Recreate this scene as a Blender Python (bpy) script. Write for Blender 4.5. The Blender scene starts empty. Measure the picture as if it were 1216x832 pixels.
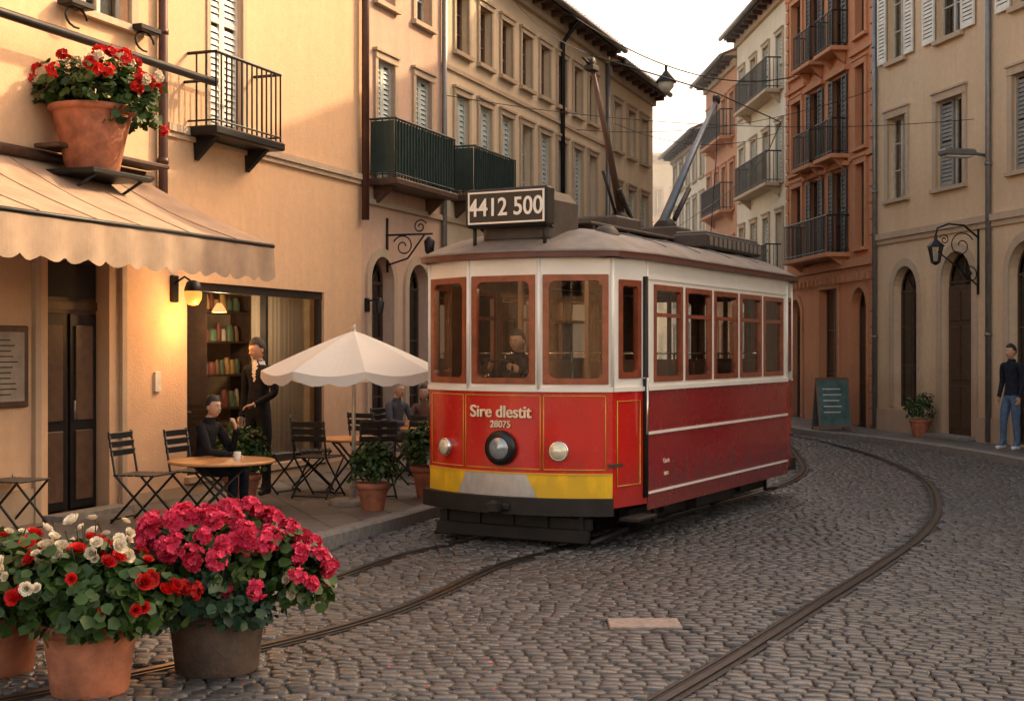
import bpy, math, random
import numpy as np
from mathutils import Vector, Matrix, Quaternion
random.seed(7); rng=np.random.default_rng(7)
SC=bpy.context.scene
COL=SC.collection
R=math.radians

# ------------------------------------------------------------ materials
def newmat(name):
    m=bpy.data.materials.new(name); m.use_nodes=True
    nt=m.node_tree; b=nt.nodes['Principled BSDF']
    return m,nt,b
def N(nt,t,**k):
    n=nt.nodes.new(t)
    for a,v in k.items(): setattr(n,a,v)
    return n
def c4(c): return (c[0],c[1],c[2],1)
def mixc(nt,fac,a,b,blend='MIX'):
    n=N(nt,'ShaderNodeMix',data_type='RGBA',blend_type=blend)
    for i,v in ((0,fac),(6,a),(7,b)):
        if hasattr(v,'links'): nt.links.new(v,n.inputs[i])
        else: n.inputs[i].default_value = v if i==0 else c4(v)
    return n.outputs[2]
def noise(nt,scale,detail=3,rough=.6,vec=None,sc=None):
    n=N(nt,'ShaderNodeTexNoise'); n.inputs['Scale'].default_value=scale
    n.inputs['Detail'].default_value=detail; n.inputs['Roughness'].default_value=rough
    tc=N(nt,'ShaderNodeTexCoord'); src=vec or tc.outputs['Object']
    if sc:
        mp=N(nt,'ShaderNodeMapping'); mp.inputs['Scale'].default_value=sc
        nt.links.new(src,mp.inputs[0]); src=mp.outputs[0]
    nt.links.new(src,n.inputs['Vector'])
    return n.outputs['Fac']
def ramp(nt,fac,p0,p1,a=(0,0,0),b=(1,1,1)):
    r=N(nt,'ShaderNodeValToRGB'); e=r.color_ramp.elements
    e[0].position=p0; e[1].position=p1; e[0].color=c4(a); e[1].color=c4(b)
    nt.links.new(fac,r.inputs[0]); return r.outputs[0]
def bump(nt,b,h,st,dist=.02):
    n=N(nt,'ShaderNodeBump'); n.inputs['Strength'].default_value=st; n.inputs['Distance'].default_value=dist
    nt.links.new(h,n.inputs['Height']); nt.links.new(n.outputs[0],b.inputs['Normal'])
def M(name,c,rough=.5,metal=0,var=.18,ns=6,bst=0,bs=60,spec=.5,emit=None,es=1,coat=0,grime=0):
    m,nt,b=newmat(name)
    f=noise(nt,ns)
    f=ramp(nt,f,.3,.7)
    lo=tuple(x*(1-var) for x in c); hi=tuple(min(1,x*(1+var)) for x in c)
    col=mixc(nt,f,lo,hi)
    if grime:
        tc=N(nt,'ShaderNodeTexCoord'); sp=N(nt,'ShaderNodeSeparateXYZ'); nt.links.new(tc.outputs['Object'],sp.inputs[0])
        ad=N(nt,'ShaderNodeMath',operation='MULTIPLY_ADD'); nt.links.new(noise(nt,5,5,.7,sc=(1,1,.35)),ad.inputs[0]); ad.inputs[1].default_value=-1.0; nt.links.new(sp.outputs[2],ad.inputs[2])
        g=ramp(nt,ad.outputs[0],-.30,.20,(grime,)*3,(0,0,0)); col=mixc(nt,g,col,(.07,.055,.045))
        nt.links.new(ramp(nt,noise(nt,7,5,.75),.35,.75,(rough,)*3,(rough+.12,)*3),b.inputs['Roughness'])
    else: b.inputs['Roughness'].default_value=rough
    nt.links.new(col,b.inputs['Base Color'])
    b.inputs['Metallic'].default_value=metal
    b.inputs['Specular IOR Level'].default_value=spec
    b.inputs['Coat Weight'].default_value=coat; b.inputs['Coat Roughness'].default_value=.08
    if bst: bump(nt,b,noise(nt,bs),bst)
    if emit:
        b.inputs['Emission Color'].default_value=c4(emit); b.inputs['Emission Strength'].default_value=es
    return m
def stucco(name,c,stain=.35,stc=None):
    m,nt,b=newmat(name)
    stc=stc or (c[0]*.58,c[1]*.51,c[2]*.45)
    big=ramp(nt,noise(nt,.55,4,.65),.35,.75)
    streak=ramp(nt,noise(nt,1.6,4,.7,sc=(2.2,2.2,.22)),.42,.8)
    fine=ramp(nt,noise(nt,9,4,.7),.3,.7)
    base=mixc(nt,fine,tuple(x*.93 for x in c),tuple(min(1,x*1.06) for x in c))
    m1=N(nt,'ShaderNodeMath',operation='MULTIPLY'); nt.links.new(big,m1.inputs[0]); m1.inputs[1].default_value=stain
    c1=mixc(nt,m1.outputs[0],base,stc)
    m2=N(nt,'ShaderNodeMath',operation='MULTIPLY'); nt.links.new(streak,m2.inputs[0]); m2.inputs[1].default_value=stain*.9
    c2=mixc(nt,m2.outputs[0],c1,stc)
    tc=N(nt,'ShaderNodeTexCoord'); sp=N(nt,'ShaderNodeSeparateXYZ'); nt.links.new(tc.outputs['Object'],sp.inputs[0])
    ad=N(nt,'ShaderNodeMath',operation='MULTIPLY_ADD'); nt.links.new(noise(nt,2.5,4),ad.inputs[0]); ad.inputs[1].default_value=-1.4
    nt.links.new(sp.outputs[2],ad.inputs[2])
    g=ramp(nt,ad.outputs[0],0.0,.75,(.55,.55,.55),(0,0,0))
    c3=mixc(nt,g,c2,stc)
    nt.links.new(c3,b.inputs['Base Color'])
    b.inputs['Roughness'].default_value=.9; b.inputs['Specular IOR Level'].default_value=.2
    bump(nt,b,noise(nt,35,4,.7),.35,.02)
    return m
def glassmat(name,tint=(.9,.92,.9),ior=1.5,gmul=1.0):
    m=bpy.data.materials.new(name); m.use_nodes=True; nt=m.node_tree; nt.nodes.clear()
    o=N(nt,'ShaderNodeOutputMaterial'); t=N(nt,'ShaderNodeBsdfTransparent'); g=N(nt,'ShaderNodeBsdfGlossy')
    t.inputs[0].default_value=c4(tint); g.inputs['Roughness'].default_value=.015
    fr=N(nt,'ShaderNodeFresnel'); fr.inputs[0].default_value=ior
    bp=N(nt,'ShaderNodeBump'); bp.inputs['Strength'].default_value=.04; nt.links.new(noise(nt,1.6,2),bp.inputs['Height']); nt.links.new(bp.outputs[0],g.inputs['Normal'])
    mu=N(nt,'ShaderNodeMath',operation='MULTIPLY',use_clamp=True); nt.links.new(fr.outputs[0],mu.inputs[0]); mu.inputs[1].default_value=gmul
    mx=N(nt,'ShaderNodeMixShader'); nt.links.new(mu.outputs[0],mx.inputs[0]); nt.links.new(t.outputs[0],mx.inputs[1]); nt.links.new(g.outputs[0],mx.inputs[2])
    nt.links.new(mx.outputs[0],o.inputs[0]); return m
def varmat(name,a,b_,rough=.55,trans=.0,mid=None):
    m,nt,b=newmat(name)
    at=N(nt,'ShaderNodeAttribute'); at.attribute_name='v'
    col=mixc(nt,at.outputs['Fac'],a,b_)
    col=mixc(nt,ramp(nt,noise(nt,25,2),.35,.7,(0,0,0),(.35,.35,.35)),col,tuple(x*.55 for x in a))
    nt.links.new(col,b.inputs['Base Color']); b.inputs['Roughness'].default_value=rough
    b.inputs['Specular IOR Level'].default_value=.35
    if trans:
        tr=N(nt,'ShaderNodeBsdfTranslucent'); nt.links.new(col,tr.inputs[0])
        mx=N(nt,'ShaderNodeMixShader'); mx.inputs[0].default_value=trans
        nt.links.new(b.outputs[0],mx.inputs[1]); nt.links.new(tr.outputs[0],mx.inputs[2])
        nt.links.new(mx.outputs[0],nt.nodes['Material Output'].inputs[0])
    return m
def brickmat(name,c1,c2,cm,bw,bh,mortar,rot=0,rough=.7,bst=.6,warp=.0):
    m,nt,b=newmat(name)
    tc=N(nt,'ShaderNodeTexCoord'); mp=N(nt,'ShaderNodeMapping'); mp.inputs['Rotation'].default_value=(0,0,rot)
    nt.links.new(tc.outputs['Object'],mp.inputs[0])
    vec=mp.outputs[0]
    if warp:
        nn=N(nt,'ShaderNodeTexNoise'); nn.inputs['Scale'].default_value=.6; nt.links.new(vec,nn.inputs['Vector'])
        ma=N(nt,'ShaderNodeVectorMath',operation='MULTIPLY_ADD'); nt.links.new(nn.outputs['Color'],ma.inputs[0]); ma.inputs[1].default_value=(warp,)*3; nt.links.new(vec,ma.inputs[2]); vec=ma.outputs[0]
    br=N(nt,'ShaderNodeTexBrick'); nt.links.new(vec,br.inputs['Vector'])
    br.inputs['Scale'].default_value=1; br.inputs['Brick Width'].default_value=bw; br.inputs['Row Height'].default_value=bh
    br.inputs['Mortar Size'].default_value=mortar; br.inputs['Mortar Smooth'].default_value=.5
    br.inputs['Color1'].default_value=c4(c1); br.inputs['Color2'].default_value=c4(c2); br.inputs['Mortar'].default_value=c4(cm)
    col=mixc(nt,ramp(nt,noise(nt,1.3,4,.7),.4,.75,(0,0,0),(.55,.55,.55)),br.outputs['Color'],tuple(x*.5 for x in c1))
    nt.links.new(col,b.inputs['Base Color']); b.inputs['Roughness'].default_value=rough
    h=N(nt,'ShaderNodeMath',operation='MULTIPLY_ADD'); nt.links.new(br.outputs['Fac'],h.inputs[0]); h.inputs[1].default_value=-1
    nt.links.new(noise(nt,30,3),h.inputs[2]); bump(nt,b,h.outputs[0],bst,.02)
    return m

# ------------------------------------------------------------ mesh builder
class MB:
    def __init__(s): s.v=[];s.f=[];s.m=[];s.sm=[];s.mats=[];s.X=Matrix()
    def mi(s,mat):
        if mat not in s.mats: s.mats.append(mat)
        return s.mats.index(mat)
    def add(s,vs,fs,mat,smooth=False):
        b=len(s.v); i=s.mi(mat)
        s.v+= [tuple(s.X@Vector(p)) for p in vs]
        for f in fs: s.f.append(tuple(b+k for k in f)); s.m.append(i); s.sm.append(smooth)
    def quad(s,a,b,c,d,mat,smooth=False): s.add([a,b,c,d],[(0,1,2,3)],mat,smooth)
    def box(s,x0,x1,y0,y1,z0,z1,mat):
        s.add([(x0,y0,z0),(x1,y0,z0),(x1,y1,z0),(x0,y1,z0),(x0,y0,z1),(x1,y0,z1),(x1,y1,z1),(x0,y1,z1)],
          [(0,3,2,1),(4,5,6,7),(0,1,5,4),(1,2,6,5),(2,3,7,6),(3,0,4,7)],mat)
    def bbox(s,x0,x1,y0,y1,z0,z1,mat,b=.01):
        v=[];
        for (zz,ins) in ((z0,b),(z0+b,0),(z1-b,0),(z1,b)):
            v+=[(x0+ins,y0+ins,zz),(x1-ins,y0+ins,zz),(x1-ins,y1-ins,zz),(x0+ins,y1-ins,zz)]
        f=[(0,3,2,1),(12,13,14,15)]
        for k in range(3):
            for i in range(4):
                j=(i+1)%4; f.append((k*4+i,k*4+j,k*4+4+j,k*4+4+i))
        s.add(v,f,mat)
    def tube(s,pts,r,mat,n=8,smooth=True):
        pts=[Vector(p) for p in pts]; k=len(pts)
        rs=r if isinstance(r,(list,tuple)) else [r]*k
        v=[];f=[]
        up=Vector((0,0,1)); prev=None
        for i,p in enumerate(pts):
            d=(pts[min(i+1,k-1)]-pts[max(i-1,0)])
            if d.length<1e-9: d=Vector((0,0,1))
            d.normalize()
            if prev is None:
                a=d.cross(up) if abs(d.z)<.95 else d.cross(Vector((1,0,0)))
            else: a=prev-d*prev.dot(d)
            a.normalize(); prev=a; b=d.cross(a)
            for j in range(n):
                t=2*math.pi*j/n; v.append(p+a*math.cos(t)*rs[i]+b*math.sin(t)*rs[i])
        for i in range(k-1):
            for j in range(n): f.append((i*n+j,i*n+(j+1)%n,(i+1)*n+(j+1)%n,(i+1)*n+j))
        f.append(tuple(range(n))[::-1]); f.append(tuple((k-1)*n+j for j in range(n)))
        s.add(v,f,mat,smooth)
    def lathe(s,prof,mat,c=(0,0,0),n=24,axis='z',smooth=True,T=None):
        v=[];f=[]
        for r,z in prof:
            for j in range(n):
                t=2*math.pi*j/n; p=Vector((r*math.cos(t),r*math.sin(t),z))
                if axis=='y': p=Vector((p.x,-p.z,p.y))
                if axis=='x': p=Vector((p.z,p.x,p.y))
                if T is not None: p=T@p
                v.append(p+Vector(c))
        k=len(prof)
        for i in range(k-1):
            for j in range(n): f.append((i*n+j,i*n+(j+1)%n,(i+1)*n+(j+1)%n,(i+1)*n+j))
        s.add(v,f,mat,smooth)
        if prof[-1][0]>1e-4: s.add(v[(k-1)*n:],[tuple(range(n))],mat)
        if prof[0][0]>1e-4: s.add(v[:n],[tuple(range(n))[::-1]],mat)
    def ell(s,c,r,mat,n=12,T=None):
        prof=[(max(1e-5,math.sin(math.pi*i/(n//2+2))),-math.cos(math.pi*i/(n//2+2))) for i in range(n//2+3)]
        Sx=Matrix.Diagonal(Vector(r)); TT=(T.to_3x3() if T is not None else Matrix.Identity(3))@Sx
        s.lathe(prof,mat,c,n,T=TT)
    def obj(s,name,parent=None,loc=None,rot=None):
        me=bpy.data.meshes.new(name); me.from_pydata(s.v,[],s.f)
        for m in s.mats: me.materials.append(m)
        me.polygons.foreach_set('material_index',s.m); me.polygons.foreach_set('use_smooth',s.sm); me.update()
        o=bpy.data.objects.new(name,me); COL.objects.link(o)
        if parent: o.parent=parent
        if loc: o.location=loc
        if rot is not None: o.rotation_euler=(0,0,rot)
        return o
def empty(name,loc=(0,0,0),rot=0,scale=1):
    e=bpy.data.objects.new(name,None); COL.objects.link(e); e.location=loc; e.rotation_euler=(0,0,rot); e.scale=(scale,)*3; e.empty_display_size=.2
    return e
def npmesh(name,parts,mats,parent=None,smooth=True):
    V=[];F=[];MI=[];VA=[];b=0
    for v,q,mi,va in parts:
        V.append(v);F.append(q+b);MI.append(np.full(len(q),mi,np.int32));VA.append(va);b+=len(v)
    V=np.concatenate(V).astype(np.float32);F=np.concatenate(F).astype(np.int32);MI=np.concatenate(MI);VA=np.concatenate(VA).astype(np.float32)
    me=bpy.data.meshes.new(name); me.vertices.add(len(V)); me.vertices.foreach_set('co',V.ravel())
    me.loops.add(F.size); me.loops.foreach_set('vertex_index',F.ravel())
    me.polygons.add(len(F)); me.polygons.foreach_set('loop_start',np.arange(0,F.size,4,dtype=np.int32))
    me.polygons.foreach_set('material_index',MI); me.polygons.foreach_set('use_smooth',np.full(len(F),smooth))
    a=me.attributes.new('v','FLOAT','POINT'); a.data.foreach_set('value',VA)
    me.update(calc_edges=True)
    for m in mats: me.materials.append(m)
    o=bpy.data.objects.new(name,me); COL.objects.link(o)
    if parent: o.parent=parent
    return o
def inst(bv,bq,P,Rm,S,vals=None):
    n=len(P);k=len(bv)
    v=np.einsum('nij,kj->nki',Rm,bv)*S[:,None,None]+P[:,None,:]
    q=(bq[None]+ (np.arange(n)*k)[:,None,None]).reshape(-1,4)
    va=np.repeat(rng.random(n) if vals is None else vals,k)
    return v.reshape(-1,3),q,va
def basis(z,y):
    z=z/np.linalg.norm(z,axis=1,keepdims=True)
    y=y-z*np.sum(y*z,axis=1,keepdims=True); y/=np.linalg.norm(y,axis=1,keepdims=True)+1e-9
    x=np.cross(y,z); return np.stack([x,y,z],axis=2)
LEAF=np.array([(0,0,0),(.38,.2,.07),(.46,.62,.08),(0,1,-.08),(-.46,.62,.08),(-.38,.2,.07),(0,.5,-.05)],float)
LEAFQ=np.array([(0,1,2,6),(6,2,3,4),(0,6,4,5)])
PET=np.array([(0,0,0),(.38,.5,.12),(0,.55,0),(-.38,.5,.12),(.3,.98,.3),(0,1.08,.3),(-.3,.98,.3)],float)
PETQ=np.array([(0,1,2,3),(1,4,5,2),(2,5,6,3)])
def bloom(rings):
    V=[];Q=[]
    for (n,l,w,tilt,off) in rings:
        for i in range(n):
            a=2*math.pi*(i+off)/n
            p=PET*np.array([w,l,l]); ct,st=math.cos(tilt),math.sin(tilt)
            p=p@np.array([[1,0,0],[0,ct,st],[0,-st,ct]])
            ca,sa=math.cos(a),math.sin(a)
            p=p@np.array([[ca,sa,0],[-sa,ca,0],[0,0,1]])
            Q.append(PETQ+len(V)*7); V.append(p)
    return np.concatenate(V),np.concatenate(Q)
ROSE=bloom([(6,1,1.2,.25,0),(6,.9,1.1,.65,.5),(5,.72,1.0,.95,.2),(5,.52,.9,1.2,.6),(3,.35,.9,1.4,.1)])
GER=bloom([(5,1,1.1,.2,0)])
def dirs(n):
    d=rng.normal(size=(n,3)); return d/np.linalg.norm(d,axis=1,keepdims=True)
def leafcloud(c,r,n,size,inner=.5,down=.3):
    d=dirs(n); d[:,2]=np.where(d[:,2]<-.5,-d[:,2],d[:,2])
    rad=inner+(1-inner)*rng.random(n)**.6
    lump=1+.20*np.sin(d[:,0]*7+c[0]*9)*np.cos(d[:,1]*6+c[1]*5)+.12*np.sin(d[:,2]*9+c[0]*30)+np.where(rng.random(n)<.06,.16,0)
    P=np.array(c)+d*np.array(r)*(rad*lump)[:,None]
    z=d*.8+dirs(n)*.7+np.array([0,0,.5]); y=dirs(n)+d*.7-np.array([0,0,down])
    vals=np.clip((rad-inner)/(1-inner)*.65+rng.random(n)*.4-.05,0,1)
    return inst(LEAF,LEAFQ,P,basis(z,y),size*(.5+.8*rng.random(n)),vals)
def blooms(B,c,r,n,size,zmin=-.1,arr=None,out=1.06):
    d=dirs(n*6); d=d[d[:,2]>zmin][:n]; n=len(d)
    P=np.array(c)+d*np.array(r)*(out-.12+.24*rng.random(n))[:,None]
    z=d+dirs(n)*.35+np.array([0,-.25,.25])
    return inst(B[0],B[1],P,basis(z,dirs(n)),size*(.65+.6*rng.random(n)))
def umbels(c,r,n,size,zmin=0.0,k=22):
    d=dirs(n*6); d=d[d[:,2]>zmin][:n]; n=len(d)
    C=np.array(c)+d*np.array(r)*(1.0+.22*rng.random(n))[:,None]
    dd=dirs(n*k); Cr=np.repeat(C,k,0); dr=np.repeat(d,k,0)
    s=np.sum(dd*dr,1); dd=np.where((s<-.2)[:,None],-dd,dd)
    sz=np.repeat(.7+.5*rng.random(n),k)
    P=Cr+dd*(size*sz*(.75+.35*rng.random(n*k)))[:,None]
    vals=np.clip(np.repeat(rng.random(n),k)*.6+rng.random(n*k)*.4,0,1)
    return inst(GER[0],GER[1],P,basis(dd+dirs(n*k)*.35,dirs(n*k)),size*.52*(.7+.5*rng.random(n*k)),vals)

# ------------------------------------------------------------ material library
granite=M('granite_kerb',(.19,.175,.16),.7,var=.25,ns=14,bst=.4)
iron=M('black_iron',(.02,.02,.022),.45,.6,var=.2)
dkgreen=M('dark_green_metal',(.028,.050,.046),.5,.2)
brownpipe=M('brown_pipe',(.09,.04,.03),.5,.3)
greypipe=M('zinc_pipe',(.2,.2,.2),.45,.6)
glass=glassmat('window_glass',gmul=1.8)
tglass=glassmat('tram_glass',(.90,.91,.89),gmul=1.3)
sglass=glassmat('shop_glass',(.92,.93,.92),gmul=1.6)
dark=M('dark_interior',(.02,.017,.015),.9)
curtain=M('curtain',(.55,.52,.46),.95,var=.25,ns=12)
wood=M('dark_wood',(.07,.038,.024),.5,var=.3,ns=12)
wframe=M('painted_frame',(.48,.44,.38),.55)
wframe_b=M('brown_frame',(.16,.09,.06),.5)
shut_pale=M('pale_blue_shutter',(.47,.53,.51),.6,var=.15)
shut_white=M('white_shutter',(.70,.67,.60),.6,var=.15)
shut_grey=M('grey_shutter',(.24,.24,.22),.6,var=.2)
shut_dk=M('dark_shutter',(.055,.05,.048),.6)
trim_st=stucco('stone_trim',(.52,.41,.30),.4)
trim_or=stucco('terracotta_trim',(.56,.27,.15),.4)
tile=brickmat('roof_tiles',(.34,.16,.10),(.24,.11,.075),(.08,.045,.04),.22,.3,.03,rough=.85,bst=1)
tabletop=M('orange_wood_top',(.55,.25,.09),.35,var=.25,ns=9,coat=.3)
terracotta=M('terracotta',(.32,.115,.06),.8,var=.35,ns=7,bst=.25,bs=30)
darkpot=M('dark_pot',(.07,.048,.036),.75,var=.4,ns=7,bst=.4,bs=25)
soil=M('soil',(.03,.02,.015),.95,bst=.8,bs=40)
paper=M('paper',(.6,.57,.5),.8)
leafA=varmat('leaf_green',(.008,.024,.006),(.055,.115,.022),.45,.2)
leafB=varmat('leaf_bluegreen',(.009,.028,.016),(.045,.10,.05),.45,.15)
redf=varmat('red_petals',(.42,.008,.008),(.78,.018,.013),.6,.15)
pinkf=varmat('pink_petals',(.46,.012,.05),(.85,.06,.15),.6,.15)
whitef=varmat('white_petals',(.64,.55,.38),(.86,.80,.66),.6,.2)

# ------------------------------------------------------------ facade parts
def arcpts(x0,x1,z1,rise,n=14):
    w=(x1-x0)/2; cx=(x0+x1)/2; out=[]
    for i in range(n+1):
        a=math.pi*(1-i/n); out.append((cx+w*math.cos(a), z1-rise+rise*math.sin(a)))
    return out
def wall(mb,x0,x1,z0,z1,ops,mat,depth=.2,rev=None,y=0.0):
    rev=rev or mat
    xs=sorted(set([x0,x1]+[o[0] for o in ops]+[o[1] for o in ops])); zs=sorted(set([z0,z1]+[o[2] for o in ops]+[o[3] for o in ops]))
    for i in range(len(xs)-1):
        for j in range(len(zs)-1):
            cx=(xs[i]+xs[i+1])/2; cz=(zs[j]+zs[j+1])/2
            if any(o[0]<cx<o[1] and o[2]<cz<o[3] for o in ops): continue
            mb.quad((xs[i],y,zs[j]),(xs[i+1],y,zs[j]),(xs[i+1],y,zs[j+1]),(xs[i],y,zs[j+1]),mat)
    d=y+depth
    for o in ops:
        a,b,c,e=o[:4]; ar=len(o)>4 and o[4]
        mb.quad((a,y,c),(b,y,c),(b,d,c),(a,d,c),rev)
        if ar:
            rise=ar if ar is not True else (b-a)/2
            zt=e-rise
            mb.quad((a,y,c),(a,d,c),(a,d,zt),(a,y,zt),rev); mb.quad((b,y,c),(b,d,c),(b,d,zt),(b,y,zt),rev)
            p=arcpts(a,b,e,rise)
            for (xa,za),(xb,zb) in zip(p,p[1:]):
                mb.quad((xa,y,za),(xb,y,zb),(xb,y,e),(xa,y,e),mat)
                mb.quad((xa,y,za),(xb,y,zb),(xb,d,zb),(xa,d,za),rev)
        else:
            mb.quad((a,y,c),(a,d,c),(a,d,e),(a,y,e),rev); mb.quad((b,y,c),(b,d,c),(b,d,e),(b,y,e),rev)
            mb.quad((a,y,e),(b,y,e),(b,d,e),(a,d,e),rev)
def louvre(mb,x0,x1,z0,z1,y,mat,t=.035,p=.075):
    f=.05
    mb.box(x0,x0+f,y,y+t,z0,z1,mat); mb.box(x1-f,x1,y,y+t,z0,z1,mat)
    mb.box(x0+f,x1-f,y,y+t,z0,z0+f*1.4,mat); mb.box(x0+f,x1-f,y,y+t,z1-f,z1,mat)
    zm=(z0+z1)/2; mb.box(x0+f,x1-f,y,y+t,zm-.03,zm+.03,mat)
    z=z0+f*1.4
    while z<z1-f-p*.5:
        if abs(z+p/2-zm)>.04:
            mb.quad((x0+f,y+.004,z),(x1-f,y+.004,z),(x1-f,y+t*.7,z+p*.88),(x0+f,y+t*.7,z+p*.88),mat)
        z+=p
    mb.quad((x0+f,y+t-.002,z0+f),(x1-f,y+t-.002,z0+f),(x1-f,y+t-.002,z1-f),(x0+f,y+t-.002,z1-f),dark)
def surround(mb,x0,x1,z0,z1,mat,w=.11,p=.035,sill=True,top=True):
    mb.box(x0-w,x0,-p,.02,z0,z1,mat); mb.box(x1,x1+w,-p,.02,z0,z1,mat)
    mb.box(x0-w,x1+w,-p-.012,.02,z1,z1+w*1.1,mat)
    if top: mb.box(x0-w-.03,x1+w+.03,-p-.04,.02,z1+w*1.1,z1+w*1.1+.04,mat)
    if sill: mb.box(x0-w-.03,x1+w+.03,-p-.05,.02,z0-.07,z0,mat)
def window(mb,x0,x1,z0,z1,d=.16,fm=None,cur=None,rise=0,cross=True,transom=None):
    fm=fm or wframe; f=.045; zt=z1-(rise or 0)
    mb.box(x0,x0+f,d-.05,d,z0,zt,fm); mb.box(x1-f,x1,d-.05,d,z0,zt,fm)
    mb.box(x0+f,x1-f,d-.05,d,z0,z0+f,fm)
    xm=(x0+x1)/2
    if rise:
        mb.box(x0+f,x1-f,d-.05,d,zt-f/2,zt+f/2,fm)
        p=arcpts(x0,x1,z1,rise); q=arcpts(x0+f,x1-f,z1-f,rise-f)
        for i in range(len(p)-1):
            mb.quad((p[i][0],d-.05,p[i][1]),(p[i+1][0],d-.05,p[i+1][1]),(q[i+1][0],d-.05,q[i+1][1]),(q[i][0],d-.05,q[i][1]),fm)
        for a in (.25,.5,.75):
            ang=math.pi*a; w=(x1-x0)/2-f
            mb.tube([(xm,d-.03,zt),(xm+w*math.cos(ang),d-.03,zt+(rise-f)*math.sin(ang))],.014,fm,5)
    else: mb.box(x0+f,x1-f,d-.05,d,z1-f,z1,fm)
    if cross:
        mb.box(xm-.028,xm+.028,d-.058,d,z0+f,zt-f/2,fm)
        for zz in ([transom] if transom else [z0+(zt-z0)*.36,z0+(zt-z0)*.69]):
            mb.box(x0+f,xm-.028,d-.04,d-.01,zz-.013,zz+.013,fm); mb.box(xm+.028,x1-f,d-.04,d-.01,zz-.013,zz+.013,fm)
    g=glass
    mb.quad((x0,d-.02,z0),(x1,d-.02,z0),(x1,d-.02,z1),(x0,d-.02,z1),g)
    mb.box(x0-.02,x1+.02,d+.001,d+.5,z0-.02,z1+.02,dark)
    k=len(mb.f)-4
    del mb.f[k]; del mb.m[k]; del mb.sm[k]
    if cur is None: cur=random.random()<.75
    if cur:
        yy=d+.07; h0=z0 if random.random()<.6 else z0+(z1-z0)*.45
        w=(x1-x0)*(.22+.25*random.random())
        for (a,b) in ((x0,x0+w),(x1-w,x1)):
            n=8
            for i in range(n):
                xa=a+(b-a)*i/n; xb=a+(b-a)*(i+1)/n
                mb.quad((xa,yy+.02*(i%2),h0),(xb,yy+.02*((i+1)%2),h0),(xb,yy+.02*((i+1)%2),z1),(xa,yy+.02*(i%2),z1),curtain,True)
def balcony(mb,x0,x1,z,k,h,mat,slab,panel=False):
    mb.bbox(x0-.04,x1+.04,-k-.04,-.001,z-.10,z,slab,.015)
    for xx in (x0+.12,x1-.2):
        mb.add([(xx,0,z-.10),(xx,-k*.8,z-.10),(xx,-.02,z-.36),(xx+.08,0,z-.10),(xx+.08,-k*.8,z-.10),(xx+.08,-.02,z-.36)],[(0,1,2),(3,5,4),(1,4,5,2),(0,3,4,1)],slab)
    for zz,r in ((z+h,.02),(z+.06,.012)):
        mb.tube([(x0,-.01,zz),(x0,-k,zz),(x1,-k,zz),(x1,-.01,zz)],r,mat,6,False)
    n=max(2,int((x1-x0)/.10))
    for i in range(n+1):
        x=x0+(x1-x0)*i/n; mb.box(x-.008,x+.008,-k-.008,-k+.008,z,z+h,mat)
    m=max(1,int(k/.10))
    for i in range(m):
        y=-k+k*i/m
        for x in (x0,x1): mb.box(x-.008,x+.008,y-.008,y+.008,z,z+h,mat)
    if panel:
        mb.box(x0+.01,x1-.01,-k+.012,-k+.022,z+.08,z+h-.03,mat)
        for x in (x0,x1): mb.box(x-.005,x+.005,-k+.03,-.02,z+.08,z+h-.03,mat)
def shell(mb,x0,x1,H,mat,depth=9,side=True):
    e=.004
    mb.quad((x0+e,0,0),(x0+e,depth,0),(x0+e,depth,H),(x0+e,0,H),mat)
    mb.quad((x1-e,0,0),(x1-e,depth,0),(x1-e,depth,H),(x1-e,0,H),mat)
    mb.quad((x0+e,depth,0),(x1-e,depth,0),(x1-e,depth,H),(x0+e,depth,H),mat)
def roof(mb,x0,x1,H,over=.38,depth=9,pitch=.42,gut=True,brk=True,soffit=None):
    so=soffit or wood
    mb.box(x0+.003,x1-.003,-over,depth,H,H+.08,so)
    mb.box(x0+.003,x1-.003,-.10,.0,H-.22,H-.002,trim_st)
    zr=H+.10+pitch*(depth/2+over)
    e=.006
    mb.quad((x0+e,-over-.06,H+.085),(x1-e,-over-.06,H+.085),(x1-e,depth/2,zr),(x0+e,depth/2,zr),tile)
    mb.quad((x0+e,depth,H+.085),(x1-e,depth,H+.085),(x1-e,depth/2,zr),(x0+e,depth/2,zr),tile)
    for x in (x0+e,x1-e): mb.add([(x,-over,H+.08),(x,depth,H+.08),(x,depth/2,zr)],[(0,1,2)],trim_st)
    n=int((x1-x0)/.2)
    for i in range(n):
        x=x0+.1+i*.2
        mb.tube([(x,-over-.08,H+.11),(x,-over+1.6,H+.11+1.68*pitch)],.055,tile,6)
    if gut: mb.tube([(x0+.02,-over-.11,H+.04),(x1-.02,-over-.11,H+.04)],.065,greypipe,8)
    if brk:
        x=x0+.2
        while x<x1-.1:
            mb.box(x,x+.09,-over+.04,-.11,H-.10,H-.002,so); x+=.55
LA=math.atan2(.936,.351); LO=(-4.3,13.4,0)

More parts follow.
